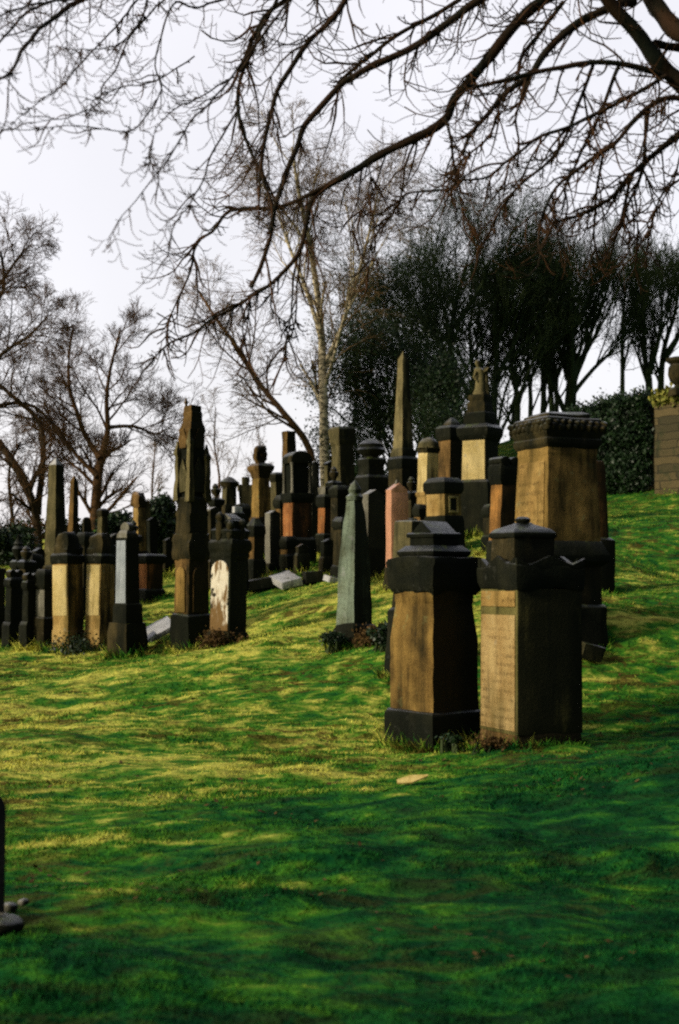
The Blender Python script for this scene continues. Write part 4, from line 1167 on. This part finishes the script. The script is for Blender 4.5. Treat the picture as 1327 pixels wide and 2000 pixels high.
pts = [pa.lerp(pb, rg.random()) for _ in range(400)]
pts = [Vector((q.x, q.y, za + (zb - za) * ((q.x - pa.x) / (pb.x - pa.x)) + .05)) - nrm * rg.random() for q in pts]
leaf_cloud('dry_grass', pts, 14000, .10, .08, M['thatch'], e, 82)

m = Mon('stone_urn', 'stone urn with flat rim on top of the wall at the right edge', 'urn', 1326, 770, 41.8, 30, lean=0)
m.dig = 0.05
m.loft('foot', [(42, None), (40, 760), (26, 756)], 'dark')
m.lathe('bowl', [(9, 758), (8, 752), (17, 744), (21, 732), (20, 718), (16, 712), (24, 706), (24, 700), (10, 697)], 'dark', n=16)
m = Mon('coping_stone', 'small tan coping stone on the ivy wall', 'stone', 1253, 792, 44.3, 20)
m.dig = 0.1
m.loft('coping_stone', [(18, None), (18, 774), (14, 770)], 'tan')

# ------------------------------------------------------------------ the overhanging tree (trunk stands just right of the frame)
TD = 9.4
rg = random.Random(77)
tp = world(1500, 1500, TD)
gz = hz(tp.x, TD)
OT = empty('overhanging_tree', (tp.x, TD, gz))
tag(OT, 'near bare tree whose knobbly dark branches hang across the sky', 'tree')


def W(x, y, dz=0.0): return world(x, y, TD + dz)


def path(pp, r0, r1, dz0=0.0, dz1=0.0):
    n = len(pp) - 1
    raw = [W(x, y, dz0 + (dz1 - dz0) * i / n) for i, (x, y) in enumerate(pp)]
    sm = smooth_path(raw, 4)
    k = len(sm) - 1
    out = []
    for i, q in enumerate(sm):
        j = noise.noise_vector(q * 5.0) * .012
        out.append(q + j)
    return out, [(r0 + (r1 - r0) * i / k) * out[i].y / F * (1 + .18 * noise.noise(out[i] * 9)) for i in range(k + 1)]


trunk = [Vector((tp.x, TD, gz - .4)), W(1490, 1200), W(1475, 800), W(1460, 450), W(1430, 230), W(1395, 0), W(1370, -200), W(1340, -420)]
tk = smooth_path(trunk, 5)
tube_obj('trunk', [(tk, [(100 - 62 * i / (len(tk) - 1)) * TD / F for i in range(len(tk))])], 14, M['nearbark'], OT)
FK = (1370, -200)
BR = [  # traced limbs: pixel polyline, radius at base and tip, depth at base and tip
    ([(1432, 235), (1380, 205), (1327, 160), (1285, 118), (1240, 60), (1200, 14), (1160, -30), (1110, -70)], 24, 13, 0, -.4),
    ([(1400, 40), (1365, 70), (1327, 62), (1290, 22), (1262, -22), (1230, -80)], 30, 16, 0, .3),
    ([(1327, 95), (1300, 90), (1280, 84)], 12, 9, .1, -.1),
    ([(1240, 5), (1200, 10), (1130, 45), (1075, 90), (1040, 140), (1000, 172), (960, 212), (920, 265), (905, 302)], 13, 4, .1, -.5),
    ([FK, (1200, -70), (1060, 0), (1000, 60), (925, 150), (885, 195), (866, 235), (800, 275), (745, 300), (700, 330), (664, 350), (620, 378)], 16, 8, 0, .3),
    ([(620, 378), (602, 412), (590, 480), (545, 540), (490, 580), (420, 620), (380, 650), (330, 672), (296, 702)], 7.5, 1.8, .3, .1),
    ([(640, 362), (590, 388), (535, 405), (450, 412), (415, 452), (386, 474), (372, 530), (350, 580), (322, 640)], 6, 1.5, .25, .6),
    ([FK, (1150, -120), (950, -8), (880, 42), (800, 96), (735, 125), (690, 150), (664, 166), (598, 242), (576, 300), (540, 392), (526, 475), (492, 562)], 12, 5, .2, 0),
    ([(900, 0), (830, 40), (770, 72), (720, 112), (664, 160)], 6, 4, .5, .5),
    ([FK, (1000, -160), (720, -40), (664, 20), (600, 86), (552, 162), (528, 222), (514, 290), (512, 340), (532, 400)], 9, 4, -.2, -.4),
    ([FK, (900, -160), (566, -4), (502, 62), (478, 124), (466, 190), (474, 252), (500, 322), (516, 352)], 8, 3, .4, .3),
    ([(545, -10), (510, 60), (488, 110), (470, 140)], 5, 4, .2, .2),
    ([(1330, 165), (1300, 150), (1240, 130), (1170, 120), (1080, 135), (1010, 150), (930, 168), (905, 160)], 9, 4, -.1, -.6),
    ([(1400, 215), (1327, 190), (1280, 200), (1235, 240), (1200, 280), (1130, 330), (1080, 380), (1055, 440)], 9, 3, -.2, -.5),
    ([(1300, 150), (1262, 172), (1180, 215), (1120, 245), (1060, 265), (1000, 310), (950, 345), (896, 350)], 6, 2.5, -.2, -.6),
    ([(1440, 190), (1327, 265), (1270, 308), (1230, 345), (1190, 388), (1140, 415), (1070, 442)], 9, 3, .2, -.2),
    ([(1232, 342), (1216, 420), (1198, 478)], 5, 2.5, .1, .2),
    ([(1262, 215), (1254, 330), (1226, 400), (1218, 440), (1244, 430), (1246, 468)], 5, 2, 0, .2),
    ([(1210, 130), (1168, 230), (1130, 310), (1104, 370), (1056, 436)], 5, 2, -.2, -.4),
    ([(872, 228), (884, 300), (890, 360), (830, 372), (790, 380), (762, 422), (728, 470), (720, 520)], 4, 1.4, -.1, .2),
    ([(888, 352), (908, 420), (928, 452)], 2.6, 1.2, -.1, .1),
    ([(1160, 125), (1130, 200), (1092, 290), (1030, 350), (985, 400), (960, 450), (930, 490)], 5, 1.6, -.3, .1),
    ([(1040, 140), (1010, 220), (1012, 270), (1010, 330)], 4, 2, -.2, 0),
    ([(980, 190), (960, 260), (905, 312), (880, 380)], 4, 1.6, -.3, .1),
    ([(1180, 300), (1165, 380), (1160, 470), (1176, 520)], 4, 1.8, 0, .4),
    ([(1100, 5), (1060, 60), (1020, 110), (1010, 160)], 6, 4, .3, .1),
    ([FK, (800, -230), (400, -110), (165, -2), (92, 44), (48, 92), (22, 140), (-20, 165)], 10, 4, 0, .5),
    ([(240, -40), (100, 4), (52, 26), (0, 84), (-30, 110)], 5, 3, .3, .3),
    ([(220, -20), (130, 0), (60, 10), (-10, 34)], 4, 3, .6, .6),
    ([(300, -70), (280, 30), (240, 82), (208, 92), (160, 96), (100, 88)], 3, 1.2, .2, .3),
    ([(420, -100), (330, -10), (300, 20), (250, 80), (225, 140), (200, 165), (190, 205), (140, 228), (100, 232), (60, 240)], 3.2, 1.2, .3, .6),
    ([(600, -60), (430, 0), (380, 14), (345, 4), (320, 50), (304, 130), (314, 176), (272, 244), (220, 255), (130, 246), (36, 256), (0, 240)], 3.4, 1.2, .3, .8),
    ([(640, -60), (560, 10), (470, 130), (410, 200), (370, 240), (330, 310), (290, 360), (240, 424), (210, 470)], 4, 1.1, -.2, .6),
    ([(455, 150), (390, 190), (330, 220), (300, 270), (290, 330)], 2.4, 1.1, .3, .5),
    ([(470, 210), (420, 290), (395, 350), (370, 400), (340, 440), (330, 500), (345, 530)], 3, 1.1, .2, .5),
    ([(330, -60), (270, 0), (230, 50), (160, 120), (120, 170), (60, 210), (20, 250)], 3.2, 1.2, .6, .8),
    ([(380, 110), (300, 160), (240, 170), (190, 190), (175, 220)], 2.2, 1, .5, .7),
    ([(1330, 300), (1312, 360), (1290, 400), (1240, 460)], 3, 1.2, .2, .4),
    ([(1400, 330), (1327, 350), (1290, 390), (1270, 450), (1262, 520)], 4, 1.4, .3, .5),
    ([(540, 540), (530, 600), (560, 640), (555, 700)], 2.4, 1, .2, .3),
    ([(490, 580), (480, 650), (470, 690)], 2.4, 1, .2, .3),
    ([(590, 470), (580, 560), (575, 640), (555, 680)], 3, 1.1, .3, .4),
    ([(720, 318), (725, 380), (690, 440), (680, 470)], 2.2, 1, .2, .3),
]
limbs, twigs, buds = [], [], []


def twig(P, D, Ln, r, lev):
    """drooping shoot whose end turns up, with short side spurs"""
    n = 6 if lev == 0 else 4; st = Ln / n; pts = [P.copy()]; D = D.normalized()
    for i in range(n):
        t = i / n
        bend = -.20 if t < .5 else .42
        D = (D + rvec(rg) * .13 + Vector((0, 0, bend * (.7 if lev else 1)))).normalized()
        P = P + D * st; pts.append(P.copy())
    rad = [max(.0016, r * (1 - .6 * i / n)) * (1 + (.45 if i in (2, n) else 0) * rg.random()) for i in range(n + 1)]
    twigs.append((pts, rad))
    if lev < 2:
        for k in range(rg.randint(1, 4) if lev == 0 else rg.randint(0, 1)):
            i = rg.randint(1, n - 1); dl = (pts[i + 1] - pts[i]).normalized()
            pr = rvec(rg); pr = (pr - dl * pr.dot(dl)).normalized()
            twig(pts[i], dl * .6 + pr * .9, Ln * rg.uniform(.3, .6), max(.0016, rad[i] * .72), lev + 1)


for pp, r0, r1, a, b in BR:
    lf = min(p_[0] for p_ in pp) < 400 and pp[-1][1] < 540 and pp[-1][0] < 420      # the drooping sprays on the left reach towards the camera
    if lf: b -= 3.0; a -= .6; r0 *= .95; r1 *= .75
    r0 *= .76; r1 *= .8
    P, rad = path(pp, r0, r1, a, b)
    limbs.append((P, rad))
    tot = 0
    for i in range(1, len(P)):
        s_ = P[i].y / F
        seg = (P[i] - P[i - 1]); tot += seg.length / s_
        u = CX + P[i].x / P[i].y * F; v_ = HY - P[i].z / P[i].y * F
        if not (-150 < u < 1480 and -150 < v_ < 760): tot = 0; continue
        rp = rad[i] / s_
        gap = 36 if (lf and u < 480) else (15 if rp < 5 else 18)
        while tot > gap:
            tot -= gap * rg.choice((.25, .4, .8, 1.2, 2.0))
            dl = seg.normalized(); pr = rvec(rg); pr = (pr - dl * pr.dot(dl)).normalized()
            Ln = rg.choice((14, 22, 36, 60, 100, 140, 190)) * s_ * (.7 if rp < 2.5 else 1)
            tr_ = (1.4 if lf else 2.3) * s_ * rg.uniform(.55, 1.15)
            twig(P[i].copy(), dl * rg.uniform(.3, 1.3) + pr * .8 + Vector((0, 0, -.25)), Ln, tr_, 0)
            if rg.random() < (.05 if lf else .13):      # knobbly cluster of short spurs
                for _ in range(rg.randint(4, 9)):
                    twig(P[i].copy(), dl * .3 + rvec(rg) * .6, rg.uniform(10, 26) * s_, 1.5 * s_, 1)
tube_obj('branch', limbs, 8, M['nearbark'], OT)['label'] = 'dark drooping branches'
tube_obj('crown', twigs, 4, M['twig'], OT)['label'] = 'fine russet twigs with upturned tips'

# ------------------------------------------------------------------ fallen leaves
r = np.random.RandomState(9); n = 5200
d = 6 * (32 / 6) ** (r.rand(n) ** .75); x = (r.rand(n) * 2 - 1) * (.28 * d + .8)
keep = np.array([noise.noise(Vector((a * .45, b * .8, 4))) + .5 * noise.noise(Vector((a * 1.6, b * 2.4, 9))) for a, b in zip(x, d)]) > .16 * r.rand(n)
x, d = x[keep], d[keep]; n = len(x)
pts = [Vector((a, b, hz(a, b) + lump(a, b) + .012)) for a, b in zip(x, d)]
le = empty('leaf_litter', (0, 0, 0))
bpy.data.objects.remove(le)
C = np.array([tuple(p) for p in pts]); an = r.rand(n) * 6.28
sz = (.009 + .015 * r.rand(n))[:, None] * (1 + d[:, None] * .02)
A = np.stack([np.cos(an), np.sin(an), r.normal(0, .25, n)], -1) * sz; B = np.stack([-np.sin(an), np.cos(an), r.normal(0, .3, n)], -1) * sz * .6
V = np.stack([C - A, C + B, C + A, C - B], 1).reshape(-1, 3)
o = link('leaf_litter', mesh_np('leaf_litter', V, np.arange(len(V)).reshape(-1, 4)), M['brownleaf'])
tag(o, 'brown withered leaves scattered over the grass', 'leaves', kind='stuff')

# ------------------------------------------------------------------ light, sky, camera
SUN_AZ, SUN_EL = R(180 + 26), R(24)      # direction to the sun: left of the view, a little behind the camera
sd = Vector((math.cos(SUN_AZ) * math.cos(SUN_EL), math.sin(SUN_AZ) * math.cos(SUN_EL), math.sin(SUN_EL)))
sl = bpy.data.lights.new('sun', 'SUN'); sl.energy = 3.0; sl.angle = R(8); sl.color = (1, .90, .70)
so = bpy.data.objects.new('sun', sl); COL.objects.link(so)
so.rotation_euler = sd.to_track_quat('Z', 'Y').to_euler(); so.location = (-20, -5, 15)

w = bpy.data.worlds.new('World'); scene.world = w; w.use_nodes = True
t = w.node_tree; t.nodes.clear()
def N(k, **kw):
    x = t.nodes.new(k)
    for a, b in kw.items(): setattr(x, a, b)
    return x
def MR(v, a, b, c, d_):
    x = N('ShaderNodeMapRange', interpolation_type='SMOOTHSTEP'); t.links.new(v, x.inputs[0])
    for i, q in enumerate((a, b, c, d_)): x.inputs[i + 1].default_value = q
    return x.outputs[0]
out = N('ShaderNodeOutputWorld')
tc = N('ShaderNodeTexCoord'); sp = N('ShaderNodeSeparateXYZ'); t.links.new(tc.outputs['Generated'], sp.inputs[0])
sky = N('ShaderNodeTexSky', sky_type='NISHITA'); sky.sun_disc = False
sky.sun_elevation = SUN_EL; sky.sun_rotation = math.pi / 2 - SUN_AZ; sky.dust_density = 4.0
bs = N('ShaderNodeBackground'); bs.inputs[1].default_value = 0.05; t.links.new(sky.outputs[0], bs.inputs[0])
# thin bright cloud veil: brightest low ahead, added dimming overhead and behind deepens stone contrast
el = MR(sp.outputs[2], 0.40, 0.80, 1.0, 0.55)
dt = N('ShaderNodeVectorMath', operation='DOT_PRODUCT'); t.links.new(tc.outputs['Generated'], dt.inputs[0]); dt.inputs[1].default_value = (-.5, .866, 0)
fr = MR(dt.outputs['Value'], -0.1, 0.70, 0.15, 1.0)
mu = N('ShaderNodeMath', operation='MULTIPLY'); t.links.new(el, mu.inputs[0]); t.links.new(fr, mu.inputs[1])
ns = N('ShaderNodeTexNoise'); ns.inputs['Scale'].default_value = 3.0; ns.inputs['Detail'].default_value = 4
t.links.new(tc.outputs['Generated'], ns.inputs[0])
m2 = N('ShaderNodeMath', operation='MULTIPLY'); t.links.new(mu.outputs[0], m2.inputs[0]); t.links.new(MR(ns.outputs[0], .3, .7, .81, .91), m2.inputs[1])
bv = N('ShaderNodeBackground'); bv.inputs[0].default_value = (1.0, 0.962, 0.985, 1); t.links.new(m2.outputs[0], bv.inputs[1])
ad = N('ShaderNodeAddShader'); t.links.new(bs.outputs[0], ad.inputs[0]); t.links.new(bv.outputs[0], ad.inputs[1])
t.links.new(ad.outputs[0], out.inputs[0])

cam = bpy.data.cameras.new('camera'); co = bpy.data.objects.new('camera', cam); COL.objects.link(co)
cam.lens = 50; cam.sensor_width = 36; cam.sensor_height = 24; cam.sensor_fit = 'AUTO'
cam.shift_y = (HY - 1000) / 2000.0
cam.clip_start = 0.1; cam.clip_end = 4000
co.location = (0, 0, 0); co.rotation_euler = (R(90), 0, 0)
cam.dof.use_dof = True; cam.dof.focus_distance = 17; cam.dof.aperture_fstop = 2.4
scene.camera = co
scene.render.engine = 'CYCLES'
scene.cycles.filter_width = 2.2
scene.cycles.max_bounces = 5; scene.cycles.diffuse_bounces = 2; scene.cycles.glossy_bounces = 2
scene.cycles.use_denoising = False
scene.cycles.sample_clamp_direct = 2.5; scene.cycles.sample_clamp_indirect = 1.5
scene.view_settings.view_transform = 'Standard'; scene.view_settings.look = 'None'
scene.view_settings.exposure = 0; scene.view_settings.gamma = 1
